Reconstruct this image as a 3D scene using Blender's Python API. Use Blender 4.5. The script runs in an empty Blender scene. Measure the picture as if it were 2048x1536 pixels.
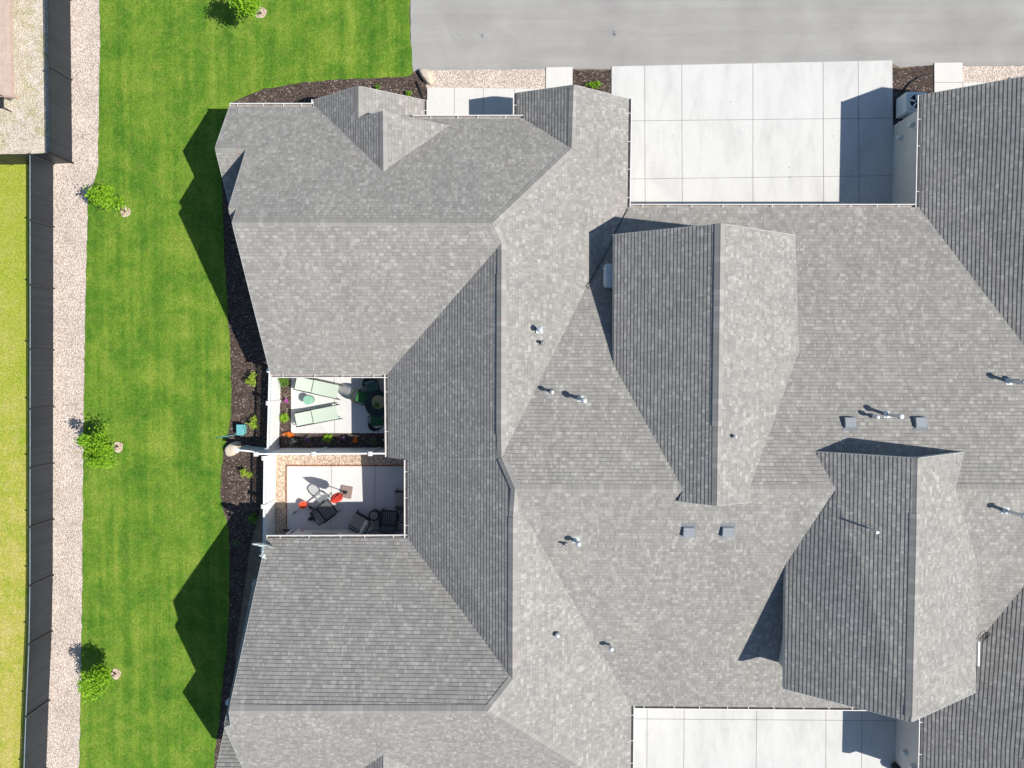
import bpy, math, random
import numpy as np
from mathutils import Matrix, Vector
from mathutils.geometry import tessellate_polygon
random.seed(7)
C = bpy.context.scene
COL = C.collection
PI = math.pi
# ------------------------------------------------------------------ camera
H = 29.0; F = 1420.0
TX, TY, ROLL = 0.0337, -0.0221, -0.0031
def _rot(a, b, c):
    Rx = np.array([[1,0,0],[0,math.cos(a),-math.sin(a)],[0,math.sin(a),math.cos(a)]])
    Ry = np.array([[math.cos(b),0,math.sin(b)],[0,1,0],[-math.sin(b),0,math.cos(b)]])
    Rz = np.array([[math.cos(c),-math.sin(c),0],[math.sin(c),math.cos(c),0],[0,0,1]])
    return Rz @ Rx @ Ry
R = _rot(TX, TY, ROLL)
cam = bpy.data.objects.new('camera', bpy.data.cameras.new('camera'))
COL.objects.link(cam); C.camera = cam
cam.data.sensor_width = 36.0; cam.data.lens = F/2048*36.0
cam.data.clip_start = 0.1; cam.data.clip_end = 600
cam.matrix_world = Matrix.Translation((0,0,H)) @ Matrix(R.T.tolist()).to_4x4()
# ------------------------------------------------------------------ light
SX, SY = -0.815, 0.262            # ground shadow per metre of height
sunv = Vector((-SX, -SY, 1)).normalized()
world = bpy.data.worlds.new('World'); C.world = world; world.use_nodes = True
wn = world.node_tree; bgn = wn.nodes['Background']
sky = wn.nodes.new('ShaderNodeTexSky'); sky.sky_type = 'NISHITA'; sky.sun_disc = False
sky.sun_elevation = math.asin(sunv.z); sky.sun_rotation = math.atan2(sunv.x, sunv.y)
sky.air_density = 1.0; sky.dust_density = 0.6; sky.ozone_density = 1.3
skm = wn.nodes.new('ShaderNodeMix'); skm.data_type = 'RGBA'; skm.blend_type = 'MULTIPLY'; skm.inputs[0].default_value = 1.0
wn.links.new(sky.outputs[0], skm.inputs[6]); skm.inputs[7].default_value = (0.90, 1.03, 1.10, 1)
wn.links.new(skm.outputs[2], bgn.inputs[0]); bgn.inputs[1].default_value = 0.082
sl = bpy.data.lights.new('sun', 'SUN'); sl.energy = 5.0; sl.angle = math.radians(0.5); sl.color = (1.0, 0.955, 0.875)
so = bpy.data.objects.new('sun', sl); COL.objects.link(so)
so.rotation_euler = (-sunv).to_track_quat('-Z', 'Y').to_euler(); so.location = (20, -8, 40)
C.view_settings.view_transform = 'Standard'; C.view_settings.look = 'None'
C.view_settings.exposure = 0.20; C.view_settings.gamma = 1.0
C.view_settings.use_curve_mapping = False
# ------------------------------------------------------------------ mapping helpers (photo point + height -> place)
def ray(px, py, z=0.0):
    d = R.T @ np.array([(px-1024)/F, -(py-768)/F, -1.0]); t = (z-H)/d[2]
    return d[0]*t, d[1]*t
def P(px, py, z=0.0):
    x, y = ray(px, py, z); return (x, y, z)
def onp(px, py, pl, dz=0.0):
    a, b, c = pl; z = 4.0
    for _ in range(25):
        x, y = ray(px, py, z); z = a + b*x + c*y
    x, y = ray(px, py, z)
    return (x, y, z+dz)
def V(px, py, *pls):
    z = sum(onp(px, py, p)[2] for p in pls)/len(pls)
    return P(px, py, z)
# ------------------------------------------------------------------ materials
def newmat(name):
    m = bpy.data.materials.new(name); m.use_nodes = True
    return m, m.node_tree.nodes, m.node_tree.links, m.node_tree.nodes['Principled BSDF']
def ramp(n, stops, interp='LINEAR'):
    r = n.new('ShaderNodeValToRGB'); r.color_ramp.interpolation = interp
    e = r.color_ramp.elements
    while len(e) > 1: e.remove(e[-1])
    e[0].position = stops[0][0]; e[0].color = (*stops[0][1], 1)
    for p, c in stops[1:]:
        q = e.new(p); q.color = (*c, 1)
    return r
def noise(n, l, src, scale, detail=4, rough=0.6, dist=0.0):
    t = n.new('ShaderNodeTexNoise'); t.inputs['Scale'].default_value = scale
    t.inputs['Detail'].default_value = detail; t.inputs['Roughness'].default_value = rough
    t.inputs['Distortion'].default_value = dist
    l.new(src, t.inputs['Vector']); return t
def mixc(n, l, a, b, fac, mode='MIX'):
    m = n.new('ShaderNodeMix'); m.data_type = 'RGBA'; m.blend_type = mode
    for sock, val in ((m.inputs[0], fac), (m.inputs[6], a), (m.inputs[7], b)):
        if isinstance(val, (int, float)): sock.default_value = val
        elif isinstance(val, tuple): sock.default_value = (*val, 1)
        else: l.new(val, sock)
    return m.outputs[2]
def math_(n, l, op, a, b=0.0, c=None):
    m = n.new('ShaderNodeMath'); m.operation = op
    for i, val in enumerate((a, b) if c is None else (a, b, c)):
        if isinstance(val, (int, float)): m.inputs[i].default_value = val
        else: l.new(val, m.inputs[i])
    return m.outputs[0]
def bump(n, l, h, bs, strength=0.5, dist=0.02):
    b = n.new('ShaderNodeBump'); b.inputs['Strength'].default_value = strength; b.inputs['Distance'].default_value = dist
    l.new(h, b.inputs['Height']); l.new(b.outputs[0], bs.inputs['Normal'])
def coords(n): return n.new('ShaderNodeTexCoord').outputs['Object']
def simple(name, col, rough=0.6, var=0.12, scale=6.0, metal=0.0, spec=0.4, bmp=0.0):
    m, n, l, bs = newmat(name)
    o = coords(n); t = noise(n, l, o, scale, 5)
    lo = tuple(c*(1-var) for c in col); hi = tuple(min(1, c*(1+var)) for c in col)
    r = ramp(n, [(0.3, lo), (0.7, hi)]); l.new(t.outputs[0], r.inputs[0])
    l.new(r.outputs[0], bs.inputs['Base Color'])
    bs.inputs['Roughness'].default_value = rough; bs.inputs['Metallic'].default_value = metal
    bs.inputs['Specular IOR Level'].default_value = spec
    if bmp: bump(n, l, noise(n, l, o, scale*8, 3).outputs[0], bs, bmp, 0.01)
    return m
EXPO = 0.127
def shingle_mat():
    m, n, l, bs = newmat('asphalt_shingles')
    uv = n.new('ShaderNodeUVMap'); uv.uv_map = 'UVMap'
    sp = n.new('ShaderNodeSeparateXYZ'); l.new(uv.outputs[0], sp.inputs[0])
    u, v = sp.outputs[0], sp.outputs[1]
    row = math_(n, l, 'FLOOR', v)
    wr = n.new('ShaderNodeTexWhiteNoise'); wr.noise_dimensions = '1D'; l.new(row, wr.inputs['W'])
    def layer(width, k):
        uu = math_(n, l, 'ADD', math_(n, l, 'DIVIDE', u, width), math_(n, l, 'MULTIPLY', wr.outputs[0], 31.7*k))
        # uneven tab widths
        wob = math_(n, l, 'MULTIPLY', math_(n, l, 'SINE', math_(n, l, 'MULTIPLY', uu, 2.1)), 0.35)
        uu = math_(n, l, 'ADD', uu, wob)
        cell = math_(n, l, 'FLOOR', uu)
        cx = n.new('ShaderNodeCombineXYZ'); l.new(cell, cx.inputs[0]); l.new(row, cx.inputs[1]); cx.inputs[2].default_value = k*7.3
        w = n.new('ShaderNodeTexWhiteNoise'); w.noise_dimensions = '3D'; l.new(cx.outputs[0], w.inputs['Vector'])
        fr = math_(n, l, 'FRACT', uu)
        return w.outputs[0], fr
    a, fa = layer(0.092, 1.0); b, fb = layer(0.16, 2.0)
    r1 = ramp(n, [(0.0, (0.276,0.265,0.248)), (0.24, (0.298,0.286,0.268)), (0.50, (0.316,0.303,0.284)), (0.76, (0.340,0.327,0.307)), (0.90, (0.385,0.370,0.348))], 'CONSTANT')
    l.new(a, r1.inputs[0])
    r2 = ramp(n, [(0.0, (0.92,)*3), (0.35, (0.98,)*3), (0.70, (1.04,)*3)], 'CONSTANT'); l.new(b, r2.inputs[0])
    col = mixc(n, l, r1.outputs[0], r2.outputs[0], 1.0, 'MULTIPLY')
    o = coords(n)
    g = noise(n, l, o, 90, 2); gr = ramp(n, [(0.3, (0.86,)*3), (0.7, (1.12,)*3)]); l.new(g.outputs[0], gr.inputs[0])
    col = mixc(n, l, col, gr.outputs[0], 1.0, 'MULTIPLY')
    s = noise(n, l, o, 0.35, 5, 0.6, 0.6); sr = ramp(n, [(0.3, (0.965,0.97,0.98)), (0.55, (1.0,1.0,1.0)), (0.75, (1.03,1.025,1.01))]); l.new(s.outputs[0], sr.inputs[0])
    col = mixc(n, l, col, sr.outputs[0], 1.0, 'MULTIPLY')
    # weathering that runs down the slope
    cs_ = n.new('ShaderNodeCombineXYZ'); l.new(math_(n, l, 'MULTIPLY', u, 1.3), cs_.inputs[0]); l.new(math_(n, l, 'MULTIPLY', v, 0.035), cs_.inputs[1])
    wt = noise(n, l, cs_.outputs[0], 1.0, 4, 0.6, 0.3); wtr = ramp(n, [(0.3, (0.93,0.93,0.935)), (0.5, (1.0,)*3), (0.7, (1.05,1.045,1.03))]); l.new(wt.outputs[0], wtr.inputs[0])
    col = mixc(n, l, col, wtr.outputs[0], 1.0, 'MULTIPLY')
    # thin cut between tabs
    cut = math_(n, l, 'LESS_THAN', fa, 0.10)
    col = mixc(n, l, col, (0.16,0.16,0.165), math_(n, l, 'MULTIPLY', cut, 0.35))
    # dark laminate band at the butt of each course, step shadow painted in
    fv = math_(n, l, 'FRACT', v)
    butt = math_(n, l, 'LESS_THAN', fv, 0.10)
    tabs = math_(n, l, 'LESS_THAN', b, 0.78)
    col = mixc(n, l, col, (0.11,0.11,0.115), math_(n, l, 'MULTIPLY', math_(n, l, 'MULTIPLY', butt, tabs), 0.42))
    l.new(col, bs.inputs['Base Color']); bs.inputs['Roughness'].default_value = 0.93
    bs.inputs['Specular IOR Level'].default_value = 0.25
    hgt = math_(n, l, 'ADD', a, math_(n, l, 'MULTIPLY', g.outputs[0], 0.5))
    bump(n, l, hgt, bs, 0.45, 0.006)
    return m
def cap_mat():
    m, n, l, bs = newmat('ridge_cap_shingles')
    uv = n.new('ShaderNodeUVMap'); uv.uv_map = 'UVMap'
    sp = n.new('ShaderNodeSeparateXYZ'); l.new(uv.outputs[0], sp.inputs[0])
    row = math_(n, l, 'FLOOR', sp.outputs[0])
    w = n.new('ShaderNodeTexWhiteNoise'); w.noise_dimensions = '1D'; l.new(row, w.inputs['W'])
    r = ramp(n, [(0.0, (0.278,0.267,0.250)), (0.3, (0.298,0.286,0.268)), (0.6, (0.315,0.302,0.284)), (0.88, (0.355,0.341,0.320)), (0.97, (0.32,0.285,0.262))], 'CONSTANT')
    l.new(w.outputs[0], r.inputs[0])
    o = coords(n); g = noise(n, l, o, 80, 2); gr = ramp(n, [(0.3, (0.88,)*3), (0.7, (1.1,)*3)]); l.new(g.outputs[0], gr.inputs[0])
    col = mixc(n, l, r.outputs[0], gr.outputs[0], 1.0, 'MULTIPLY')
    l.new(col, bs.inputs['Base Color']); bs.inputs['Roughness'].default_value = 0.92; bs.inputs['Specular IOR Level'].default_value = 0.25
    return m
def concrete_mat(name, base, warm=(1,1,1), stain=0.10):
    m, n, l, bs = newmat(name); o = coords(n)
    mp = n.new('ShaderNodeMapping'); l.new(o, mp.inputs[0]); mp.inputs['Scale'].default_value = (1.0, 0.35, 1)
    a = noise(n, l, mp.outputs[0], 1.3, 6, 0.62, 0.4)
    c0 = tuple(base*w*(1-stain) for w in warm); c1 = tuple(base*w*(1+stain*0.4) for w in warm)
    r = ramp(n, [(0.32, c0), (0.52, tuple(base*w for w in warm)), (0.75, c1)]); l.new(a.outputs[0], r.inputs[0])
    b = noise(n, l, o, 45, 3); br = ramp(n, [(0.25, (0.94,)*3), (0.75, (1.04,)*3)]); l.new(b.outputs[0], br.inputs[0])
    mp2 = n.new('ShaderNodeMapping'); l.new(o, mp2.inputs[0]); mp2.inputs['Scale'].default_value = (9, 0.8, 1)
    st = noise(n, l, mp2.outputs[0], 2.0, 3); sr = ramp(n, [(0.3, (0.97,)*3), (0.7, (1.02,)*3)]); l.new(st.outputs[0], sr.inputs[0])
    sp = noise(n, l, o, 3.1, 6, 0.75, 1.0); spr = ramp(n, [(0.58, (1,1,1)), (0.70, (0.87,0.885,0.90))]); l.new(sp.outputs[0], spr.inputs[0])
    col = mixc(n, l, r.outputs[0], br.outputs[0], 1.0, 'MULTIPLY')
    col = mixc(n, l, col, sr.outputs[0], 1.0, 'MULTIPLY'); col = mixc(n, l, col, spr.outputs[0], 1.0, 'MULTIPLY')
    l.new(col, bs.inputs['Base Color']); bs.inputs['Roughness'].default_value = 0.85; bs.inputs['Specular IOR Level'].default_value = 0.3
    bump(n, l, b.outputs[0], bs, 0.15, 0.005)
    return m
def asphalt_mat():
    m, n, l, bs = newmat('worn_asphalt'); o = coords(n)
    a = noise(n, l, o, 0.5, 6, 0.6, 0.5)
    r = ramp(n, [(0.3, (0.300,0.291,0.280)), (0.5, (0.335,0.326,0.312)), (0.72, (0.375,0.365,0.350))]); l.new(a.outputs[0], r.inputs[0])
    b = noise(n, l, o, 60, 3, 0.7); br = ramp(n, [(0.3, (0.70,)*3), (0.7, (1.28,)*3)]); l.new(b.outputs[0], br.inputs[0])
    mp = n.new('ShaderNodeMapping'); l.new(o, mp.inputs[0]); mp.inputs['Scale'].default_value = (0.12, 2.2, 1)
    c = noise(n, l, mp.outputs[0], 1.0, 4); cr = ramp(n, [(0.35, (0.93,)*3), (0.65, (1.05,)*3)]); l.new(c.outputs[0], cr.inputs[0])
    col = mixc(n, l, mixc(n, l, r.outputs[0], br.outputs[0], 1.0, 'MULTIPLY'), cr.outputs[0], 1.0, 'MULTIPLY')
    l.new(col, bs.inputs['Base Color']); bs.inputs['Roughness'].default_value = 0.9; bs.inputs['Specular IOR Level'].default_value = 0.3
    bump(n, l, b.outputs[0], bs, 0.4, 0.008)
    return m
def grass_mat(name, stops, dry, dryamt=0.5, stripe=0.25, north=None):
    m, n, l, bs = newmat(name); o = coords(n)
    a = noise(n, l, o, 0.75, 5, 0.65, 0.3)
    mp = n.new('ShaderNodeMapping'); l.new(o, mp.inputs[0]); mp.inputs['Scale'].default_value = (2.6, 0.10, 1)
    s = noise(n, l, mp.outputs[0], 1.0, 3)
    f = n.new('ShaderNodeMix'); f.inputs[0].default_value = stripe; l.new(a.outputs[0], f.inputs[2]); l.new(s.outputs[0], f.inputs[3])
    r = ramp(n, stops); l.new(f.outputs[0], r.inputs[0])
    d = noise(n, l, o, 2.6, 5, 0.7, 0.2); dr = ramp(n, [(0.48, (0,0,0)), (0.72, (dryamt,)*3)]); l.new(d.outputs[0], dr.inputs[0])
    col = mixc(n, l, r.outputs[0], dry, dr.outputs[0])
    if north:
        sp = n.new('ShaderNodeSeparateXYZ'); l.new(o, sp.inputs[0])
        mr = n.new('ShaderNodeMapRange'); mr.inputs[1].default_value = -7.0; mr.inputs[2].default_value = 6.0; l.new(math_(n, l, 'ADD', sp.outputs[1], math_(n, l, 'MULTIPLY', d.outputs[0], 3.0)), mr.inputs[0])
        col = mixc(n, l, col, north, math_(n, l, 'MULTIPLY', mr.outputs[0], 0.6))
    b = noise(n, l, o, 22, 5, 0.8); br = ramp(n, [(0.30, (0.42,0.46,0.4)), (0.5, (1,1,1)), (0.70, (1.75,1.6,1.7))]); l.new(b.outputs[0], br.inputs[0])
    col = mixc(n, l, col, br.outputs[0], 1.0, 'MULTIPLY')
    c = noise(n, l, o, 9, 3, 0.6); cr = ramp(n, [(0.3, (0.82,0.86,0.8)), (0.7, (1.16,1.12,1.1))]); l.new(c.outputs[0], cr.inputs[0])
    col = mixc(n, l, col, cr.outputs[0], 1.0, 'MULTIPLY')
    l.new(col, bs.inputs['Base Color']); bs.inputs['Roughness'].default_value = 0.85; bs.inputs['Specular IOR Level'].default_value = 0.15
    h = math_(n, l, 'ADD', b.outputs[0], math_(n, l, 'MULTIPLY', c.outputs[0], 0.8))
    bump(n, l, h, bs, 0.8, 0.04)
    return m
def stones_mat(name, cols, scale=26, gap=(0.25,0.2,0.17), weeds=None, big=(0.92,1.06)):
    m, n, l, bs = newmat(name); o = coords(n)
    w = noise(n, l, o, 12, 2); wv = n.new('ShaderNodeVectorMath'); wv.operation = 'ADD'
    ws = n.new('ShaderNodeVectorMath'); ws.operation = 'SCALE'; l.new(w.outputs['Color'], ws.inputs[0]); ws.inputs['Scale'].default_value = 0.03
    l.new(o, wv.inputs[0]); l.new(ws.outputs[0], wv.inputs[1])
    v = n.new('ShaderNodeTexVoronoi'); v.inputs['Scale'].default_value = scale; l.new(wv.outputs[0], v.inputs['Vector'])
    sp = n.new('ShaderNodeSeparateColor'); l.new(v.outputs['Color'], sp.inputs[0])
    k = len(cols); r = ramp(n, [(i/k, c) for i, c in enumerate(cols)], 'CONSTANT'); l.new(sp.outputs[0], r.inputs[0])
    dr = ramp(n, [(0.50, (0,0,0)), (0.78, (0.75,)*3)]); l.new(v.outputs['Distance'], dr.inputs[0])
    col = mixc(n, l, r.outputs[0], gap, dr.outputs[0])
    a = noise(n, l, o, 0.9, 4); ar = ramp(n, [(0.3, (big[0],)*3), (0.7, (big[1],)*3)]); l.new(a.outputs[0], ar.inputs[0])
    col = mixc(n, l, col, ar.outputs[0], 1.0, 'MULTIPLY')
    if weeds:
        q = noise(n, l, o, 1.1, 6, 0.75, 0.4); qr = ramp(n, [(0.46, (0,0,0)), (0.60, (0.9,)*3)]); l.new(q.outputs[0], qr.inputs[0])
        q2 = noise(n, l, o, 14, 3); q2r = ramp(n, [(0.4, (0.25,)*3), (0.62, (1,1,1))]); l.new(q2.outputs[0], q2r.inputs[0])
        fac = mixc(n, l, qr.outputs[0], q2r.outputs[0], 1.0, 'MULTIPLY')
        wc = ramp(n, [(0.35, weeds[0]), (0.65, weeds[1])]); l.new(noise(n, l, o, 5, 3).outputs[0], wc.inputs[0])
        col = mixc(n, l, col, wc.outputs[0], fac)
    l.new(col, bs.inputs['Base Color']); bs.inputs['Roughness'].default_value = 0.85; bs.inputs['Specular IOR Level'].default_value = 0.3
    inv = math_(n, l, 'SUBTRACT', 1.0, v.outputs['Distance'])
    bump(n, l, inv, bs, 0.9, 0.03)
    return m
def mulch_mat():
    m, n, l, bs = newmat('bark_mulch'); o = coords(n)
    mp = n.new('ShaderNodeMapping'); l.new(o, mp.inputs[0]); mp.inputs['Scale'].default_value = (1, 1.6, 1); mp.inputs['Rotation'].default_value = (0,0,0.6)
    v = n.new('ShaderNodeTexVoronoi'); v.inputs['Scale'].default_value = 24; l.new(mp.outputs[0], v.inputs['Vector'])
    sp = n.new('ShaderNodeSeparateColor'); l.new(v.outputs['Color'], sp.inputs[0])
    r = ramp(n, [(0, (0.050,0.036,0.032)), (0.3, (0.078,0.056,0.049)), (0.6, (0.112,0.082,0.070)), (0.84, (0.165,0.125,0.105)), (0.965, (0.42,0.34,0.28))], 'CONSTANT')
    l.new(sp.outputs[0], r.inputs[0])
    a = noise(n, l, o, 2.2, 5); ar = ramp(n, [(0.3, (0.8,)*3), (0.7, (1.25,)*3)]); l.new(a.outputs[0], ar.inputs[0])
    col = mixc(n, l, r.outputs[0], ar.outputs[0], 1.0, 'MULTIPLY')
    l.new(col, bs.inputs['Base Color']); bs.inputs['Roughness'].default_value = 0.95; bs.inputs['Specular IOR Level'].default_value = 0.15
    bump(n, l, noise(n, l, o, 40, 4, 0.8).outputs[0], bs, 1.0, 0.03)
    return m
def leaf_mat(name, c0, c1, trans=0.35):
    m, n, l, bs = newmat(name)
    oi = n.new('ShaderNodeNewGeometry')
    w = n.new('ShaderNodeTexWhiteNoise'); w.noise_dimensions = '1D'; l.new(oi.outputs['Random Per Island'], w.inputs['W'])
    r = ramp(n, [(0.0, c0), (1.0, c1)]); l.new(w.outputs[0], r.inputs[0])
    l.new(r.outputs[0], bs.inputs['Base Color']); bs.inputs['Roughness'].default_value = 0.5; bs.inputs['Specular IOR Level'].default_value = 0.3
    t = n.new('ShaderNodeBsdfTranslucent'); l.new(r.outputs[0], t.inputs[0])
    mx = n.new('ShaderNodeMixShader'); mx.inputs[0].default_value = trans
    l.new(bs.outputs[0], mx.inputs[1]); l.new(t.outputs[0], mx.inputs[2])
    l.new(mx.outputs[0], n['Material Output'].inputs[0])
    return m
def slat_mat():
    m, n, l, bs = newmat('privacy_slats'); o = coords(n)
    sp = n.new('ShaderNodeSeparateXYZ'); l.new(o, sp.inputs[0])
    s = math_(n, l, 'ADD', sp.outputs[1], sp.outputs[0])
    fr = math_(n, l, 'FRACT', math_(n, l, 'MULTIPLY', s, 9.0))
    g = math_(n, l, 'LESS_THAN', fr, 0.16)
    w = n.new('ShaderNodeTexWhiteNoise'); w.noise_dimensions = '1D'; l.new(math_(n, l, 'FLOOR', math_(n, l, 'MULTIPLY', s, 9.0)), w.inputs['W'])
    r = ramp(n, [(0, (0.010,0.017,0.026)), (1, (0.018,0.026,0.037))]); l.new(w.outputs[0], r.inputs[0])
    col = mixc(n, l, r.outputs[0], (0.008,0.012,0.018), g)
    a = noise(n, l, o, 1.2, 4); ar = ramp(n, [(0.3, (0.88,)*3), (0.7, (1.22,1.18,1.15))]); l.new(a.outputs[0], ar.inputs[0])
    col = mixc(n, l, col, ar.outputs[0], 1.0, 'MULTIPLY')
    l.new(col, bs.inputs['Base Color']); bs.inputs['Roughness'].default_value = 0.5
    return m
M = {}
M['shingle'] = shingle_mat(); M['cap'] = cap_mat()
M['drive'] = concrete_mat('driveway_concrete', 0.595, (1, 0.99, 0.965), 0.12)
M['walk'] = concrete_mat('walkway_concrete', 0.64, (1, 0.975, 0.93), 0.04)
M['patio'] = concrete_mat('patio_concrete', 0.64, (1, 0.985, 0.965), 0.05)
M['joint'] = simple('joint_groove', (0.20,0.19,0.18), 0.9, 0.3)
M['asphalt'] = asphalt_mat()
M['lawn'] = grass_mat('lawn_grass', [(0.36, (0.058,0.160,0.014)), (0.46, (0.092,0.205,0.018)), (0.54, (0.142,0.250,0.026)), (0.64, (0.210,0.300,0.040))], (0.26,0.28,0.06), 0.40, 0.42)
M['drylawn'] = grass_mat('dry_lawn_grass', [(0.32, (0.26,0.36,0.030)), (0.5, (0.40,0.40,0.07)), (0.68, (0.52,0.45,0.16))], (0.58,0.47,0.22), 0.7, 0.3, (0.28,0.37,0.035))
M['gravel'] = stones_mat('pink_gravel', [(0.64,0.53,0.46), (0.74,0.63,0.56), (0.54,0.43,0.36), (0.82,0.74,0.67), (0.68,0.57,0.50), (0.46,0.37,0.31), (0.76,0.66,0.59)], 24, (0.36,0.29,0.24), None, (0.86,1.08))
M['tan'] = stones_mat('tan_gravel', [(0.60,0.47,0.36), (0.75,0.63,0.50), (0.50,0.36,0.26), (0.70,0.56,0.42), (0.42,0.30,0.22)], 22, (0.28,0.20,0.15))
M['lot'] = stones_mat('weedy_gravel', [(0.62,0.54,0.45), (0.72,0.66,0.57), (0.54,0.46,0.38), (0.78,0.73,0.66)], 22, (0.42,0.35,0.28), ((0.20,0.24,0.05), (0.50,0.42,0.20)))
M['mulch'] = mulch_mat()
M['soil'] = simple('ground_soil', (0.22,0.17,0.12), 0.95, 0.3, 3, bmp=0.5)
M['stucco'] = simple('beige_stucco', (0.60,0.60,0.57), 0.9, 0.05, 3, bmp=0.3)
M['white'] = simple('white_vinyl', (0.80,0.80,0.80), 0.4, 0.03, 3)
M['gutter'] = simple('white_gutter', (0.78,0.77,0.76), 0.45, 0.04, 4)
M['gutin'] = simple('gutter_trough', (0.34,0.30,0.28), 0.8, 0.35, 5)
M['fascia'] = simple('pale_fascia', (0.44,0.46,0.45), 0.6, 0.05, 4)
M['galv'] = simple('galvanised_steel', (0.62,0.66,0.70), 0.35, 0.08, 8, metal=0.5)
M['flash'] = simple('pale_flashing', (0.66,0.72,0.74), 0.45, 0.06, 8)
M['dflash'] = simple('grey_flashing', (0.20,0.22,0.24), 0.6, 0.1, 8)
M['boxvent'] = simple('blue_grey_vent_metal', (0.26,0.28,0.31), 0.5, 0.06, 8)
M['pvc'] = simple('pvc_pipe', (0.74,0.74,0.72), 0.4, 0.04, 8)
M['hole'] = simple('dark_opening', (0.015,0.015,0.018), 0.8, 0.1)
M['slat'] = slat_mat()
M['blackmetal'] = simple('black_powder_coat', (0.025,0.027,0.03), 0.4, 0.2, 6)
M['railgrey'] = simple('grey_top_rail', (0.20,0.24,0.28), 0.4, 0.2)
M['blacklink'] = simple('black_chain_link', (0.03,0.032,0.036), 0.5, 0.2)
M['bark'] = simple('tree_bark', (0.16,0.11,0.08), 0.9, 0.3, 20, bmp=0.6)
M['leafy'] = leaf_mat('bright_leaves', (0.16,0.36,0.015), (0.38,0.62,0.035))
M['leafd'] = leaf_mat('mid_green_leaves', (0.07,0.20,0.02), (0.22,0.40,0.05))
M['leafl'] = leaf_mat('lime_leaves', (0.30,0.48,0.03), (0.58,0.70,0.10))
M['leafg'] = leaf_mat('grey_green_leaves', (0.12,0.20,0.08), (0.28,0.36,0.18))
M['dead'] = simple('dry_stems', (0.30,0.26,0.22), 0.9, 0.2)
M['boulder'] = simple('pale_boulder', (0.62,0.53,0.42), 0.85, 0.25, 5, bmp=0.8)
M['sling'] = simple('pale_green_sling', (0.51,0.59,0.49), 0.7, 0.02, 40, bmp=0.2)
M['mint'] = simple('mint_green_plastic', (0.26,0.50,0.36), 0.35, 0.04)
M['frame'] = simple('dark_green_frame', (0.035,0.045,0.045), 0.4, 0.15)
M['cushion'] = simple('green_cushion', (0.035,0.16,0.05), 0.85, 0.1, 20)
M['pattern'] = simple('grey_green_cushion', (0.16,0.26,0.22), 0.85, 0.15, 20)
M['leafmotif'] = simple('dark_leaf_motif', (0.03,0.06,0.06), 0.85, 0.1)
M['slatgrey'] = simple('satin_grey_slats', (0.13,0.135,0.14), 0.35, 0.2, 20)
M['basket'] = simple('wicker', (0.52,0.40,0.24), 0.8, 0.2, 40, bmp=0.5)
M['red'] = simple('red_canvas', (0.72,0.07,0.045), 0.8, 0.12, 12)
M['orange'] = simple('orange_plastic', (0.90,0.09,0.03), 0.35, 0.05)
M['inred'] = simple('bucket_inside', (0.75,0.02,0.01), 0.5, 0.05)
M['brown'] = simple('brown_paver', (0.27,0.20,0.175), 0.8, 0.12, 15)
M['taupe'] = simple('taupe_cushion', (0.36,0.33,0.30), 0.9, 0.06, 20)
M['greyc'] = simple('light_grey_cushion', (0.55,0.53,0.50), 0.9, 0.06, 20)
M['web'] = simple('light_grey_webbing', (0.66,0.66,0.66), 0.6, 0.06, 20)
M['rust'] = simple('rust_edging', (0.30,0.13,0.07), 0.8, 0.35, 8)
M['teal'] = simple('teal_plastic', (0.14,0.42,0.44), 0.4, 0.08)
M['dish'] = simple('dish_grey', (0.64,0.72,0.72), 0.4, 0.04)
M['wood'] = simple('weathered_planks', (0.52,0.40,0.34), 0.85, 0.12, 5)
M['glass'] = simple('smoked_glass_top', (0.22,0.23,0.24), 0.15, 0.05)
M['gloss'] = simple('black_rubber', (0.02,0.02,0.022), 0.5, 0.2)
for k_, c_ in (('magenta', (0.55,0.10,0.45)), ('fl_orange', (0.90,0.20,0.02)), ('fl_white', (0.85,0.85,0.85)), ('fl_purple', (0.22,0.07,0.28))):
    M[k_] = leaf_mat(k_+'_petals', tuple(x*0.7 for x in c_), c_, 0.2)
def gauze():
    m, n, l, bs = newmat('pale_mesh_fabric')
    o = coords(n); t = noise(n, l, o, 30, 2); r = ramp(n, [(0.3, (0.28,0.30,0.31)), (0.7, (0.42,0.44,0.45))]); l.new(t.outputs[0], r.inputs[0])
    l.new(r.outputs[0], bs.inputs['Base Color']); bs.inputs['Alpha'].default_value = 0.35; bs.inputs['Roughness'].default_value = 0.7
    return m
M['gauze'] = gauze()
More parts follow.
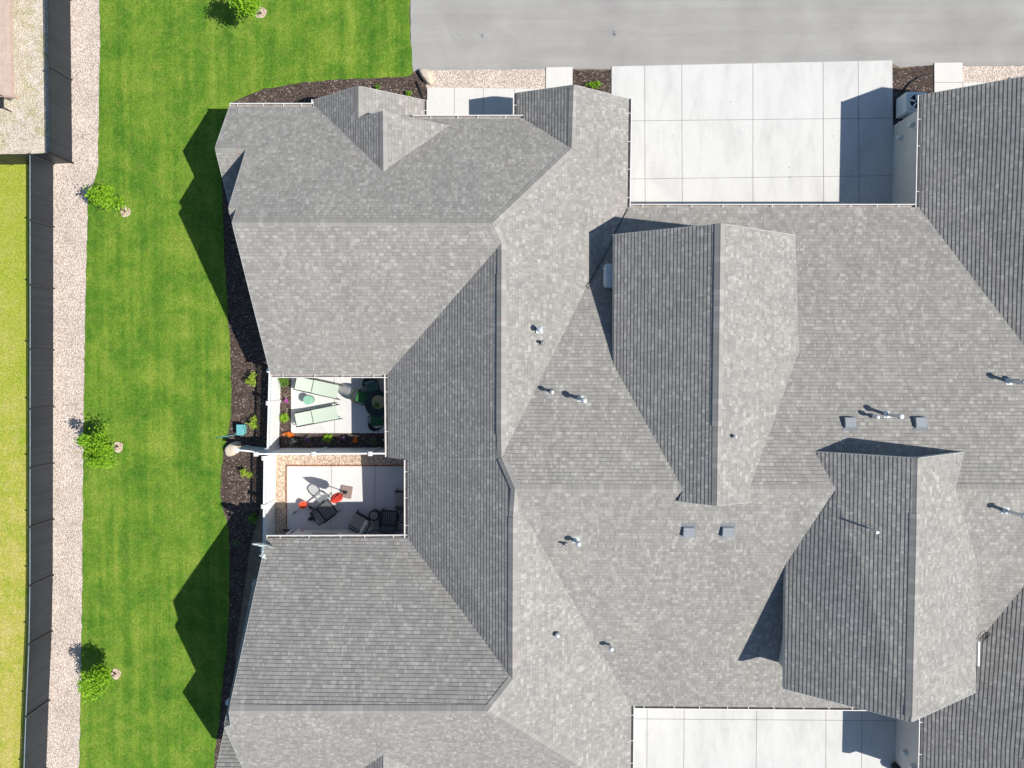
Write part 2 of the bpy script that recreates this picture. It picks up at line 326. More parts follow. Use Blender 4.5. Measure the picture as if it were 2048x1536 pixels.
# ------------------------------------------------------------------ mesh builder
class MB:
    def __init__(s): s.v = []; s.f = []; s.uv = {}
    def add(s, vs, fs, uvs=None):
        o = len(s.v); s.v += [tuple(map(float, q)) for q in vs]
        for i, f in enumerate(fs):
            if uvs is not None: s.uv[len(s.f)] = [uvs[k] for k in f]
            s.f.append(tuple(k+o for k in f))
        return s
    def box(s, c, size, rz=0.0, rx=0.0, ry=0.0, taper=1.0):
        x, y, z = (a/2 for a in size); m = Matrix.Rotation(rz,3,'Z') @ Matrix.Rotation(ry,3,'Y') @ Matrix.Rotation(rx,3,'X')
        vs = []
        for k in (-1, 1):
            t = 1 if k < 0 else taper
            for a, b in ((-1,-1),(1,-1),(1,1),(-1,1)):
                q = m @ Vector((a*x*t, b*y*t, k*z)); vs.append((q.x+c[0], q.y+c[1], q.z+c[2]))
        return s.add(vs, [(3,2,1,0),(4,5,6,7),(0,1,5,4),(1,2,6,5),(2,3,7,6),(3,0,4,7)])
    def bar(s, p, q, w, h=None, up=(0,0,1)):
        h = h or w; p = Vector(p); q = Vector(q); d = (q-p)
        if d.length < 1e-6: return s
        d.normalize(); u = Vector(up)
        if abs(d.dot(u)) > 0.97: u = Vector((1,0,0))
        a = d.cross(u).normalized()*w/2; b = a.normalized().cross(d).normalized()*h/2
        vs = [p-a-b, p+a-b, p+a+b, p-a+b, q-a-b, q+a-b, q+a+b, q-a+b]
        return s.add(vs, [(3,2,1,0),(4,5,6,7),(0,1,5,4),(1,2,6,5),(2,3,7,6),(3,0,4,7)])
    def tube(s, pts, r, n=8, caps=True, r2=None):
        pts = [Vector(p) for p in pts]; k = len(pts); rings = []
        up = Vector((0,0,1))
        for i, p in enumerate(pts):
            d = (pts[min(i+1,k-1)]-pts[max(i-1,0)]).normalized()
            u = up if abs(d.dot(up)) < 0.95 else Vector((1,0,0))
            a = d.cross(u).normalized(); b = d.cross(a).normalized()
            rr = r if r2 is None else r+(r2-r)*i/max(1,k-1)
            rings.append([p+a*math.cos(2*PI*j/n)*rr+b*math.sin(2*PI*j/n)*rr for j in range(n)])
        vs = [q for g in rings for q in g]; fs = []
        for i in range(k-1):
            for j in range(n): fs.append((i*n+j, i*n+(j+1)%n, (i+1)*n+(j+1)%n, (i+1)*n+j))
        if caps: fs += [tuple(range(n))[::-1], tuple((k-1)*n+j for j in range(n))]
        return s.add(vs, fs)
    def lathe(s, prof, c, n=24, closed=False):
        vs = []; fs = []; k = len(prof)
        for r, z in prof:
            for j in range(n): vs.append((c[0]+r*math.cos(2*PI*j/n), c[1]+r*math.sin(2*PI*j/n), c[2]+z))
        for i in range(k-1):
            for j in range(n): fs.append((i*n+j, i*n+(j+1)%n, (i+1)*n+(j+1)%n, (i+1)*n+j))
        if prof[0][0] > 1e-4: fs.append(tuple(range(n))[::-1])
        if prof[-1][0] > 1e-4: fs.append(tuple((k-1)*n+j for j in range(n)))
        return s.add(vs, fs)
    def build(s, name, mat, parent=None, world=False, smooth=False, bevel=0.0):
        off = Vector((0,0,0))
        if world and parent is not None:
            q = parent
            while q is not None: off += Vector(q.location); q = q.parent
        me = bpy.data.meshes.new(name)
        me.from_pydata([(a-off.x, b-off.y, c-off.z) for a, b, c in s.v], [], s.f)
        if s.uv:
            ul = me.uv_layers.new(name='UVMap')
            for p in me.polygons:
                if p.index in s.uv:
                    for li, q in zip(p.loop_indices, s.uv[p.index]): ul.data[li].uv = q
        for mm in (mat if isinstance(mat, (list, tuple)) else [mat]): me.materials.append(mm)
        if smooth:
            for p in me.polygons: p.use_smooth = True
        me.update()
        o = bpy.data.objects.new(name, me); COL.objects.link(o)
        if parent is not None: o.parent = parent
        if bevel:
            b = o.modifiers.new('bevel', 'BEVEL'); b.width = bevel; b.segments = 2; b.limit_method = 'ANGLE'
        return o
def tag(o, label=None, cat=None, group=None, kind=None):
    if label: o['label'] = label
    if cat: o['category'] = cat
    if group: o['group'] = group
    if kind: o['kind'] = kind
    return o
def thing(name, loc, label, cat, group=None, rz=0.0):
    o = bpy.data.objects.new(name, None); COL.objects.link(o); o.location = loc; o.rotation_euler = (0,0,rz)
    o.empty_display_size = 0.2
    return tag(o, label, cat, group)
def copy_tree(o, parent=None):
    c = o.copy(); COL.objects.link(c); c.parent = parent
    for ch in list(o.children): copy_tree(ch, c)
    return c
# ------------------------------------------------------------------ ground sheets
def rough_loop(px, jit=0.0, step=0.22, seed=1, z=0.0):
    rnd = random.Random(seed); pts = [P(a, b, 0) for a, b in px]; out = []
    for i, p in enumerate(pts):
        q = pts[(i+1) % len(pts)]; d = math.hypot(q[0]-p[0], q[1]-p[1]); k = max(1, int(d/step)) if jit else 1
        for j in range(k):
            t = j/k; out.append((p[0]+(q[0]-p[0])*t + rnd.uniform(-jit, jit), p[1]+(q[1]-p[1])*t + rnd.uniform(-jit, jit), z))
    return out
def sheet(name, px, z, mat, jit=0.0, seed=1, label=None, thick=0.0, kind='structure', step=0.22):
    pts = rough_loop(px, jit, step, seed, z)
    tris = tessellate_polygon([[Vector(p) for p in pts]])
    mb = MB(); fs = []
    for t in tris:
        a, b, c = (pts[i] for i in t)
        cr = (b[0]-a[0])*(c[1]-a[1])-(b[1]-a[1])*(c[0]-a[0])
        fs.append(tuple(t) if cr > 0 else (t[0], t[2], t[1]))
    mb.add(pts, fs)
    if thick:
        n = len(pts); low = [(x, y, zz-thick) for x, y, zz in pts]
        mb.add(pts+low, [(i, (i+1) % n, n+(i+1) % n, n+i) for i in range(n)])
    o = mb.build(name, mat); o['kind'] = kind
    return o
g = MB(); g.add([(-400,-400,-0.02),(400,-400,-0.02),(400,400,-0.02),(-400,400,-0.02)], [(0,1,2,3)]); g.build('ground', M['soil'])['kind'] = 'structure'
GE = [(203,-120),(199,0),(201,80),(198,200),(197,330),(190,362),(177,392),(174,500),(172,600),(169,760),(167,900),(166,1060),(165,1200),(163,1330),(161,1440),(159,1536),(157,1660)]
LE = [(428,1660),(428,1536),(432,1490),(440,1440),(446,1360),(455,1290),(459,1200),(460,1100),(457,1050),(447,1022),(442,990),(443,940),(448,900),(456,870),(462,830),(463,780),(462,720),(458,650),(452,560),(447,450),(444,330),(446,240),(455,222),(466,204),(500,189),(530,178),(600,166),(680,159),(760,156),(822,152),(826,141),(820,60),(819,-120)]
sheet('lawn', GE+LE, 0.028, M['lawn'], 0.025, 3)
sheet('gravel_path', [(134,-120),(140,0),(144,326),(107,327),(105,700),(104,1150),(102,1262),(97,1400),(90,1536),(86,1660)]+[(a+5,b) for a,b in GE[::-1]], 0.012, M['gravel'], 0.01, 4)
sheet('mulch_bed', [(a-7,b) for a,b in LE[1:20]]+[(446,330),(440,240),(455,226),(470,206)]+[(900,200),(900,600),(640,640),(556,747),(556,900),(500,1090),(470,1300),(470,1536)], 0.008, M['mulch'], 0.01, 5)
sheet('mulch_bed', [(460,215),(470,196),(500,184),(530,173),(600,160),(680,153),(760,150),(822,146),(836,143),(857,160),(857,260),(460,260)], 0.014, M['mulch'], 0.01, 6)
sheet('road', [(820,-160),(822,143),(1000,141),(1093,141),(1160,138),(1223,139),(1500,132),(1783,128),(1800,135),(1830,133),(1868,132),(1960,133),(2048,131),(2300,130),(2300,-160)], 0.018, M['asphalt'], 0.012, 7)
sheet('weedy_lot', [(-300,-120),(136,-120),(142,0),(146,327),(105,328),(-300,328)], 0.004, M['lot'], 0.0, 8)
sheet('neighbour_lawn', [(-300,329),(108,329),(107,700),(106,1150),(104,1262),(98,1400),(92,1536),(88,1660),(-300,1660)], 0.006, M['drylawn'], 0.0, 9)
sheet('gravel_bed', [(850,141),(1095,139),(1095,182),(853,180)], 0.024, M['gravel'], 0.012, 10)
sheet('mulch_bed', [(1142,138),(1160,142),(1185,140),(1205,142),(1226,138),(1226,215),(1142,215)], 0.026, M['mulch'], 0.008, 11)
sheet('mulch_bed', [(1780,134),(1800,138),(1830,134),(1870,130),(1870,230),(1850,300),(1785,300)], 0.026, M['mulch'], 0.008, 12)
sheet('gravel_bed', [(1922,133),(2060,132),(2300,131),(2300,260),(1922,260)], 0.024, M['gravel'], 0.012, 13)
def slab(name, px, mat, joints, z=0.06, th=0.06, seed=1):
    o = sheet(name, px, z, mat, 0, seed, thick=th)
    j = MB()
    for a, b in joints:
        p = P(*a); q = P(*b); j.bar((p[0], p[1], z+0.001), (q[0], q[1], z+0.001), 0.016, 0.006)
    if joints: tag(j.build(name+'_joints', M['joint']), kind='structure')
    return o
slab('driveway', [(1223,134),(1783,122),(1787,470),(1236,470),(1236,200),(1223,200)], M['drive'],
     [((1289,132),(1290,450)),((1363,131),(1364,450)),((1505,128),(1505,450)),((1645,125),(1646,450)),((1715,124),(1717,450)),
      ((1240,243),(1786,237)),((1240,359),(1787,352))])
slab('driveway', [(1240,1380),(1790,1380),(1790,1640),(1240,1640)], M['drive'],
     [((1294,1385),(1293,1640)),((1368,1385),(1366,1640)),((1513,1385),(1510,1640)),((1651,1385),(1650,1640)),((1723,1385),(1721,1640)),
      ((1240,1436),(1790,1440))])
slab('walkway', [(855,176),(1092,179),(1092,136),(1145,135),(1145,300),(855,300)], M['walk'],
     [((909,177),(909,290)),((967,178),(967,290)),((1029,179),(1029,290)),((1092,179),(1145,179))])
slab('walkway', [(1867,127),(1923,126),(1924,166),(2200,168),(2200,260),(1868,260)], M['walk'], [((1867,166),(1924,166)),((1924,166),(1924,260))])
# patios
sheet('mulch_bed', [(556,640),(590,640),(590,864),(800,864),(800,900),(552,900)], 0.02, M['mulch'], 0, 15)
slab('patio', [(583,640),(830,640),(830,866),(583,866)], M['patio'], [((669,660),(670,866)),((757,640),(757,866))])
sheet('gravel_bed', [(540,905),(900,905),(900,1095),(530,1095)], 0.016, M['tan'], 0, 14)
slab('patio', [(575,932),(900,932),(900,1100),(575,1100)], M['patio'], [((664,932),(661,1100)),((751,932),(749,1100))])
e = MB()
for a, b in (((574,931),(900,931)), ((574,931),(574,1075))):
    p = P(*a); q = P(*b); e.bar((p[0],p[1],0.035), (q[0],q[1],0.035), 0.045, 0.07)
tag(e.build('patio_edging', M['rust']), kind='structure')
# small stains on the road
rs = random.Random(5); st = MB()
for px, py, s in ((964,72,.10),(1227,65,.13),(905,74,.05),(913,68,.05),(921,72,.04),(909,80,.04),(958,66,.05),(1229,70,.08),(967,76,.05)):
    x, y, _ = P(px, py); k = 9
    ring = [(x+math.cos(2*PI*i/k)*s*rs.uniform(.5,1.1)*.6, y+math.sin(2*PI*i/k)*s*rs.uniform(.5,1.1), 0.0215) for i in range(k)]
    st.add(ring, [tuple(range(k))])
tag(st.build('road_stains', M['dflash']), kind='stuff')
st = MB()
for px, py, s in ((1577,336,.022),(1578,355,.03),(1346,273,.02),(1665,273,.02),(1460,205,.02)):
    x, y, _ = P(px, py); st.add([(x+math.cos(2*PI*i/7)*s, y+math.sin(2*PI*i/7)*s*1.3, .0635) for i in range(7)], [tuple(range(7))])
tag(st.build('driveway_spots', M['dflash']), kind='stuff')

# ------------------------------------------------------------------ roof planes   z = a + b x + c y
Z0 = 2.302; p_ = 0.6553
Ys, Yn, Xw3, Xw1, Y1 = -0.538, 9.483, -9.770, -11.239, 7.553
Xb, pe, Xe, Xg = -5.274, 0.6605, 3.66, -0.454
q1, Yc1, q2, Yc2 = 0.3273, 5.665, 0.364, -13.117
YD, YDs, XwD3, pe2, Xe2 = -5.9105, -17.29, -9.833, 0.7111, 3.9526
NA = (Z0+p_*Yn, 0, -p_); SA = (Z0-p_*Ys, 0, p_); WB = (Z0-p_*Xb, p_, 0); EB = (Z0+pe*Xe, -pe, 0)
WG = (Z0-p_*Xg, p_, 0); NC = (Z0+q1*Yc1, 0, -q1); SC = (Z0-q2*Yc2, 0, q2)
ND = (Z0+p_*YD, 0, -p_); SD = (Z0-p_*YDs, 0, p_); EB2 = (Z0+pe2*Xe2, -pe2, 0)
LZ = (Z0, 0, 0)
def up_(p, d): return (p[0], p[1], p[2]+d)
def yplane_dir(facing):
    return {'W': ((1,0),(0,1)), 'E': ((-1,0),(0,1)), 'N': ((0,-1),(1,0)), 'S': ((0,1),(1,0))}[facing]
def clip(poly, d, lim, keep_gt):
    out = []; n = len(poly)
    for i in range(n):
        a = poly[i]; b = poly[(i+1) % n]
        va = a[0]*d[0]+a[1]*d[1]-lim; vb = b[0]*d[0]+b[1]*d[1]-lim
        if not keep_gt: va, vb = -va, -vb
        if va >= 0: out.append(a)
        if (va > 0 and vb < 0) or (va < 0 and vb > 0):
            t = va/(va-vb); out.append(tuple(a[k]+(b[k]-a[k])*t for k in range(3)))
    return out
def roof_slope(parent, pts, facing, pitch, lift=0.016, seed=0, name='roof_slope', under=0.14):
    cs = 1/math.sqrt(1+pitch*pitch); dv, du = yplane_dir(facing); e = EXPO*cs
    mb = MB(); tris = tessellate_polygon([[Vector(p) for p in pts]])
    for t in tris:
        tri = [pts[i] for i in t]
        cr = (tri[1][0]-tri[0][0])*(tri[2][1]-tri[0][1])-(tri[1][1]-tri[0][1])*(tri[2][0]-tri[0][0])
        if abs(cr) < 1e-6: continue
        if cr < 0: tri = tri[::-1]
        vals = [q[0]*dv[0]+q[1]*dv[1] for q in tri]
        k0 = math.floor(min(vals)/e); k1 = math.ceil(max(vals)/e)
        for k in range(k0, k1):
            s = clip(clip(tri, dv, k*e, True), dv, (k+1)*e, False)
            if len(s) < 3: continue
            vs = []; uvs = []
            for q in s:
                fr = min(1, max(0, (q[0]*dv[0]+q[1]*dv[1])/e-k))
                vs.append((q[0], q[1], q[2]+lift*(1-fr)+0.002))
                uvs.append((q[0]*du[0]+q[1]*du[1]+seed*17.3, k+seed*211+0.002+0.996*fr))
            mb.add(vs, [tuple(range(len(vs)))], uvs)
            n = len(s)
            for i in range(n):       # butt edge
                j = (i+1) % n
                if uvs[i][1]-math.floor(uvs[i][1]) < 0.01 and uvs[j][1]-math.floor(uvs[j][1]) < 0.01:
                    a, b = vs[i], vs[j]
                    mb.add([a, b, (b[0],b[1],b[2]-lift-.004), (a[0],a[1],a[2]-lift-.004)], [(1,0,3,2)], [uvs[i], uvs[j], uvs[j], uvs[i]])
        if under: mb.add([(q[0],q[1],q[2]-under) for q in tri], [(2,1,0)], [(0,0.5)]*3)
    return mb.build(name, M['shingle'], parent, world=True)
capn = [0]
def ridge_cap(parent, a, b, pa, pb, w=0.145, h=0.020, vent=False, name='ridge_cap'):
    """a,b end points; pa,pb the planes on its two sides (gradients give the fall)"""
    mb = MB(); a = Vector(a); b = Vector(b); L = (b-a).length; n = max(1, int(L/0.17)); d = (b-a); hd = Vector((d.x, d.y, 0)).normalized()
    nrm = Vector((hd.y, -hd.x, 0)); capn[0] += 57
    def fall(pl, dr): return min(0.0, pl[1]*dr.x+pl[2]*dr.y)
    s1 = min(fall(pa, nrm), fall(pb, nrm)); s2 = min(fall(pa, -nrm), fall(pb, -nrm))
    for i in range(n):
        p = a+d*(i/n); q = a+d*(min(1.0, (i+1.06)/n))
        for (r, lo) in ((p, h+0.012), (q, h)): pass
        def prof(c, up):
            return [c+nrm*w+Vector((0,0,s1*w+up)), c+nrm*0.03+Vector((0,0,s1*0.03+up)), c+Vector((0,0,up+0.004)), c-nrm*0.03+Vector((0,0,s2*0.03+up)), c-nrm*w+Vector((0,0,s2*w+up))]
        A = prof(p, h+0.004); B = prof(q, h); base = 0.06 if vent else 0.03
        A2 = [A[0]-Vector((0,0,base)), A[4]-Vector((0,0,base))]; B2 = [B[0]-Vector((0,0,base)), B[4]-Vector((0,0,base))]
        vs = A+B+[A2[0], A2[1], B2[0], B2[1]]
        u = i+capn[0]+0.5
        fs = [(0,5,6,1),(1,6,7,2),(2,7,8,3),(3,8,9,4),(10,12,5,0),(4,9,13,11),(0,1,2,3,4,11,10)]
        mb.add([tuple(x) for x in vs], fs, [(u, 0.5)]*14)
    return mb.build(name, M['cap'], parent, world=True)
def board(mb, a, b, drop=0.17, th=0.018, lift=-0.002):
    a = Vector(a); b = Vector(b)
    mb.bar(a+Vector((0,0,lift-drop/2)), b+Vector((0,0,lift-drop/2)), th, drop)
def fascia(parent, segs, name='fascia', drop=0.17):
    for a, b in segs:
        if math.dist(a, b) < 1e-3: continue
        mb = MB(); board(mb, a, b, drop); mb.build(name, M['fascia'], parent, world=True)
def gutter(parent, a, b, side, seed=0, hang=1.0):
    """open trough along eave a-b; side = outward horizontal unit vector"""
    a = Vector(a); b = Vector(b); s = Vector((side[0], side[1], 0)); dn = Vector((0,0,-1))
    g = MB()
    def pr(p): return [p+dn*0.015, p+dn*0.10, p+s*0.075+dn*0.10, p+s*0.105+dn*0.01]
    A, B = pr(a), pr(b); k = len(A)
    inner = MB(); inner.add([tuple(x) for x in A[:4]+B[:4]], [(0,1,5,4),(1,2,6,5),(2,3,7,6)])
    outer = MB()
    outer.bar(a+s*0.115+dn*0.005, b+s*0.115+dn*0.005, 0.026, 0.026)
    oa, ob = a+s*0.124+dn*0.02, b+s*0.124+dn*0.02
    outer.add([tuple(x) for x in (oa, ob, b+s*0.08+dn*0.115, a+s*0.08+dn*0.115)], [(0,3,2,1)])
    outer.add([tuple(x) for x in (a+dn*0.0+s*0.0, a+s*0.12, a+s*0.08+dn*0.11, a+dn*0.11)], [(0,1,2,3)])
    outer.add([tuple(x) for x in (b+dn*0.0+s*0.0, b+s*0.12, b+s*0.08+dn*0.11, b+dn*0.11)], [(3,2,1,0)])
    L = (b-a).length; n = max(1, int(L/hang)); rr = random.Random(seed)
    for i in range(n):
        p = a+(b-a)*((i+0.5+rr.uniform(-.15,.15))/n); outer.bar(p+dn*0.004, p+s*0.11+dn*0.004, 0.02, 0.012)
    og = outer.build('gutter', M['gutter'], parent, world=True)
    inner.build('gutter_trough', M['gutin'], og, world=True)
    return og
def walls(parent, pts, name='wall', mat=None, close=False, z0=0.0):
    mb = MB(); k = len(pts)
    for i in range(k if close else k-1):
        a = pts[i]; b = pts[(i+1) % k]
        mb.add([(a[0],a[1],a[3] if len(a) > 3 else z0), (b[0],b[1],b[3] if len(b) > 3 else z0), (b[0],b[1],b[2]), (a[0],a[1],a[2])], [(0,1,2,3)])
    return mb.build(name, mat or M['stucco'], parent, world=True)
# ------------------------------------------------------------------ houses
G_H = 'townhouse units under the grey shingle roofs'
hN = thing('townhouse', (-2.0,4.4,0), 'grey shingled townhouse with gabled west end, roofs north of the long cross ridge', 'house')
hS = thing('townhouse', (-2.0,-11.0,0), 'grey shingled townhouse below the lower patio, broad roof running off the bottom edge', 'house')
hE = thing('townhouse', (17.0,6.0,0), 'townhouse with dark west facing shingle slope at the upper right edge', 'house')
hF = thing('townhouse', (17.0,-14.5,0), 'townhouse with dark west facing shingle slope at the lower right corner', 'house')
# --- north unit
rT = V(464,445,NA,SA); hA = V(985,446,NA,SA,EB); jB = V(1003,487,SA,WB,EB); eA = V(541,749,SA); cB = V(775,749,SA,WB)
RBs = V(1003,915,WB,EB,NC); RC0 = V(1030,977,WB,NC,SC)
hb = V(1143,297,NA,EB,WG); gN = V(1147,171,WG); gE = V(1257,197,EB); cE = V(1254,415,EB,NC)
pk1 = V(430,296,NA); r1e = V(493,297,NA); pk2 = V(457,416,NA); r2e = V(474,417,NA); nw = V(459,213,NA)
c1 = V(632,213,NA); g2m = V(767,343,NA); g2r = V(900,251,NA); nE0 = V(826,237,NA); nE1 = V(1046,237,NA)
roofNA = roof_slope(hN, [nw, c1, g2m, g2r, nE0, nE1, hb, hA, rT, r2e, pk2, r1e, pk1], 'N', p_, seed=1)
roofSA = roof_slope(hN, [rT, hA, jB, cB, eA], 'S', p_, seed=2)
jog1 = V(815,920,WB); jog0 = V(777,914,WB)
roofWB = roof_slope(hN, [cB, jB, RBs, V(1005,920,WB), jog1, jog0], 'W', p_, seed=3)
gWe = V(1033,186,WG); gWs = (gWe[0], nE1[1]+0.02, gWe[2])
_c = V(1046,237,WG); _k = (hb[2]-gWe[2])/(hb[0]-gWe[0])
def wgz(x, y): return (x, y, gWe[2]+_k*(x-gWe[0]))
gN = wgz(gN[0], gN[1])
roofEB = roof_slope(hN, [jB, hA, hb, gN, gE, cE, RBs], 'E', pe, seed=4)
roof_slope(hN, [gWe, gN, hb, wgz(_c[0]+.05, _c[1]-.05), gWs], 'W', _k, seed=5)
# layered west gables, falling back to the south
z1 = pk1[2]
l1 = [pk1, (r1e[0]+.02, r1e[1], z1), (r1e[0]+.02, r1e[1]-2.05, z1-2.05*p_), (pk1[0], pk1[1]-2.05, z1-2.05*p_)]
roof_slope(hN, l1, 'S', p_, seed=6)
z2 = pk2[2]; x2 = pk2[0]
l2 = [pk2, (r2e[0]+.02, r2e[1], z2), (r2e[0]+.02, r2e[1]-4.4, z2-4.4*p_), (x2, pk2[1]-4.4, z2-4.4*p_)]
roof_slope(hN, l2, 'S', p_, seed=7)
# little front gables
PW = onp(632,213,NA)                                   # their shared west plane rises from this corner
Wg = (Z0-p_*(PW[0]-0.05), p_, 0)
s1t = V(717,172,Wg); s2t = V(766,222,Wg)
g1w = (PW[0]-0.05, s1t[1], Z0); g1s = V(720,231,Wg)
Eg1 = (s1t[2]+0.66*s1t[0], -0.66, 0); g1e = V(848,200,Eg1); Eg2 = (s2t[2]+0.66*s2t[0], -0.66, 0)
g2w = (g1s[0]-0.0, s2t[1], Wg[0]+Wg[1]*g1s[0])
roof_slope(hN, [g1w, s1t, (s1t[0], s2t[1], s1t[2]), s2t, g2m, c1, (g1w[0], c1[1], Z0)], 'W', p_, seed=8)
roof_slope(hN, [s1t, g1e, (g1e[0], nE0[1]-0.6, g1e[2]), (s1t[0], nE0[1]-0.6, s1t[2])], 'E', .66, seed=9)
roof_slope(hN, [s2t, (g2r[0]+.1, s2t[1], Eg2[0]+Eg2[1]*(g2r[0]+.1)), (g2r[0]+.1, g2r[1], g2r[2]-.07), (g2m[0]+.02, g2m[1]-.05, g2m[2]-.035), g2m], 'E', .66, seed=10)
# caps
ridge_cap(hN, rT, hA, NA, SA); ridge_cap(hN, hA, hb, NA, EB); ridge_cap(hN, hA, jB, SA, EB)
vs_ = V(1003,548,WB,EB)
ridge_cap(hN, jB, vs_, WB, EB); ridge_cap(hN, vs_, V(1002,870,WB,EB), WB, EB, w=.16, h=.035, vent=True, name='ridge_vent'); ridge_cap(hN, V(1002,870,WB,EB), RBs, WB, EB)
ridge_cap(hN, hb, gN, WG, EB); ridge_cap(hN, pk1, r1e, NA, SA); ridge_cap(hN, pk2, r2e, NA, SA)
ridge_cap(hN, s1t, (s1t[0], s2t[1], s1t[2]), Wg, Eg1); ridge_cap(hN, s2t, g2m, Wg, Eg2); ridge_cap(hN, RBs, RC0, WB, NC)
fascia(hN, [(nw, pk1), (pk1, l1[3]), (r1e, pk2), (pk2, l2[3]), (r2e, rT), (rT, eA), (nw, c1), (g1w, s1t), (s1t, g1e), (s1t[0:3], s1t), ((s1t[0], s2t[1], s1t[2]), s2t), 
            (gWe, gN), (gN, gE), (gE, cE), (eA, cB), (cB, jog0), (jog0, jog1), (nE0, nE1), (gWe, gWs)])
gutter(hN, nw, (c1[0]-0.1, c1[1], c1[2]), (0,1), 1, .75); gutter(hN, nE0, nE1, (0,1), 2, .9)
gutter(hN, eA, (cB[0], cB[1], cB[2]), (0,-1), 3, .95); gutter(hN, (cB[0], cB[1], cB[2]-.004), jog0, (-1,0), 4, 1.05)
gutter(hN, gE, (cE[0], cE[1]+.0, cE[2]), (1,0), 5, .95); gutter(hN, (g1w[0], g1w[1], Z0), (g1w[0], c1[1]+.1, Z0), (-1,0), 6, 1)
gutter(hN, g1e, (g1e[0], nE0[1], g1e[2]), (1,0), 7, 1); gutter(hN, gWe, gWs, (-1,0), 8, 1)
# central low slope of the north unit
cR = onp(1838,415,NC); vr = V(2048,690,NC); dv_ = Vector(vr)-Vector(cR); vr2 = tuple(Vector(cR)+dv_*1.5); vr2 = (vr2[0], vr2[1], NC[0]+NC[2]*vr2[1])
RCy = V(1665,977,NC,SC)
RCe = (22.5, RCy[1], RCy[2])
roofNC = roof_slope(hN, [cE, cR, vr2, RCe, RCy, RC0, RBs], 'N', q1, seed=11)
gutter(hN, (cE[0]+.12, cE[1], cE[2]), (cR[0]-.12, cR[1], cR[2]), (0,1), 9, .95); fascia(hN, [(cE, cR)])
ridge_cap(hN, RC0, V(1366,978,NC,SC), NC, SC); ridge_cap(hN, V(1498,978,NC,SC), RCy, NC, SC); ridge_cap(hN, V(1890,976,NC,SC), RCe, NC, SC)
# --- south unit
cD = P(815,1076,2.72); jog1S = jog1; jD = V(1025,1358,WB,ND,EB2); hD = V(976,1421,ND,SD,EB2); wD = V(458,1421,ND,SD); eD = P(533,1077,2.62)
RB2 = V(1027,990,WB,EB2); Ym = (hA[1]+hD[1])/2
def mir(p): return (p[0]-0.1, 2*Ym-p[1], p[2])
hbD = mir(hb); hbD = (hbD[0]+.85, hbD[1]-.5, EB2[0]+EB2[1]*(hbD[0]+.85)); gSD = (hbD[0], hbD[1]-3.4, hbD[2])
roofND = roof_slope(hS, [wD, eD, cD, jD, hD], 'N', p_, seed=12)
roof_slope(hS, [jog1S, V(1005,920,WB), RBs, RC0, RB2, jD, cD], 'W', p_, seed=3)
cS = V(1262,1411,EB2,SC); cSs = (cS[0], gSD[1], cS[2])
roof_slope(hS, [(hbD[0],hbD[1]+.05,hbD[2]), gSD, (hbD[0]-2.3, gSD[1], hbD[2]-2.3*p_), (hbD[0]-2.3, hbD[1]-2.2, hbD[2]-2.3*p_)], 'W', p_, seed=27)
roofEB2 = roof_slope(hS, [RB2, cS, cSs, gSD, hbD, hD, jD], 'E', pe2, seed=14)
q2m = mir(pk2); p2D = V(448,1454,SD); r2D = V(461,1450,SD)
pk1D = (-11.30, -14.95, SD[0]+SD[2]*-14.95); r1D = (p2D[0]+.02, pk1D[1], pk1D[2])
seS = (cSs[0]-4, 2*Ym-nw[1], nw[2])
roof_slope(hS, [wD, hD, hbD, (hbD[0]-1.3, seS[1], Z0), (pk1D[0], seS[1], Z0), (pk1D[0], pk1D[1], pk1D[2]), (r1D[0], pk1D[1], pk1D[2]), p2D, r2D], 'S', p_, seed=15)
roof_slope(hS, [(pk1D[0], pk1D[1], pk1D[2]), (r1D[0]+.05, pk1D[1], pk1D[2]), (r1D[0]+.05, pk1D[1]+2.05, pk1D[2]-2.05*p_), (pk1D[0], pk1D[1]+2.05, pk1D[2]-2.05*p_)], 'N', p_, seed=16)
roof_slope(hS, [p2D, r2D, (r2D[0], r2D[1]+4.2, r2D[2]-4.2*p_), (p2D[0], p2D[1]+4.2, p2D[2]-4.2*p_)], 'N', p_, seed=17)
fascia(hS, [(eD, wD), (wD, r2D), (p2D, (r1D[0], pk1D[1], pk1D[2])), (p2D, (p2D[0], p2D[1]+4.2, p2D[2]-4.2*p_)), (pk1D, (pk1D[0], pk1D[1]+2.05, pk1D[2]-2.05*p_)), (eD, cD), (cD, jog1S), (cS, cSs)])
tD = up_(V(766,1513,SD), -.06); tDs = (tD[0], tD[1]-3.2, tD[2])
roof_slope(hS, [(tD[0],tD[1]+.15,tD[2]), tDs, (tD[0]-3.5, tDs[1], tD[2]-3.5*p_)], 'W', p_, seed=18)
roof_slope(hS, [(tD[0],tD[1]+.15,tD[2]), tDs, (tD[0]+3.5, tDs[1], tD[2]-3.5*p_)], 'E', p_, seed=19)
ridge_cap(hS, wD, hD, ND, SD); ridge_cap(hS, hD, jD, ND, EB2); ridge_cap(hS, hD, hbD, SD, EB2)
vb = V(1026,1035,WB,EB2); vb2 = V(1025,1295,WB,EB2)
ridge_cap(hS, RC0, vb, WB, EB2); ridge_cap(hS, vb, vb2, WB, EB2, w=.16, h=.035, vent=True, name='ridge_vent'); ridge_cap(hS, vb2, jD, WB, EB2)
gutter(hS, eD, (cD[0], cD[1], cD[2]), (0,1), 11, 1.0); gutter(hS, (cD[0], cD[1], cD[2]-.004), jog1S, (-1,0), 12, .9)
gutter(hS, cS, cSs, (1,0), 13, .8)
cR2 = onp(1846,1416,SC); v2 = V(2048,1172,SC); dd = Vector(v2)-Vector(cR2); v22 = tuple(Vector(cR2)+dd*1.35); v22 = (v22[0], v22[1], SC[0]+SC[2]*v22[1])
roofSC = roof_slope(hS, [RC0, RCy, RCe, v22, cR2, cS, RB2], 'S', q2, seed=20)
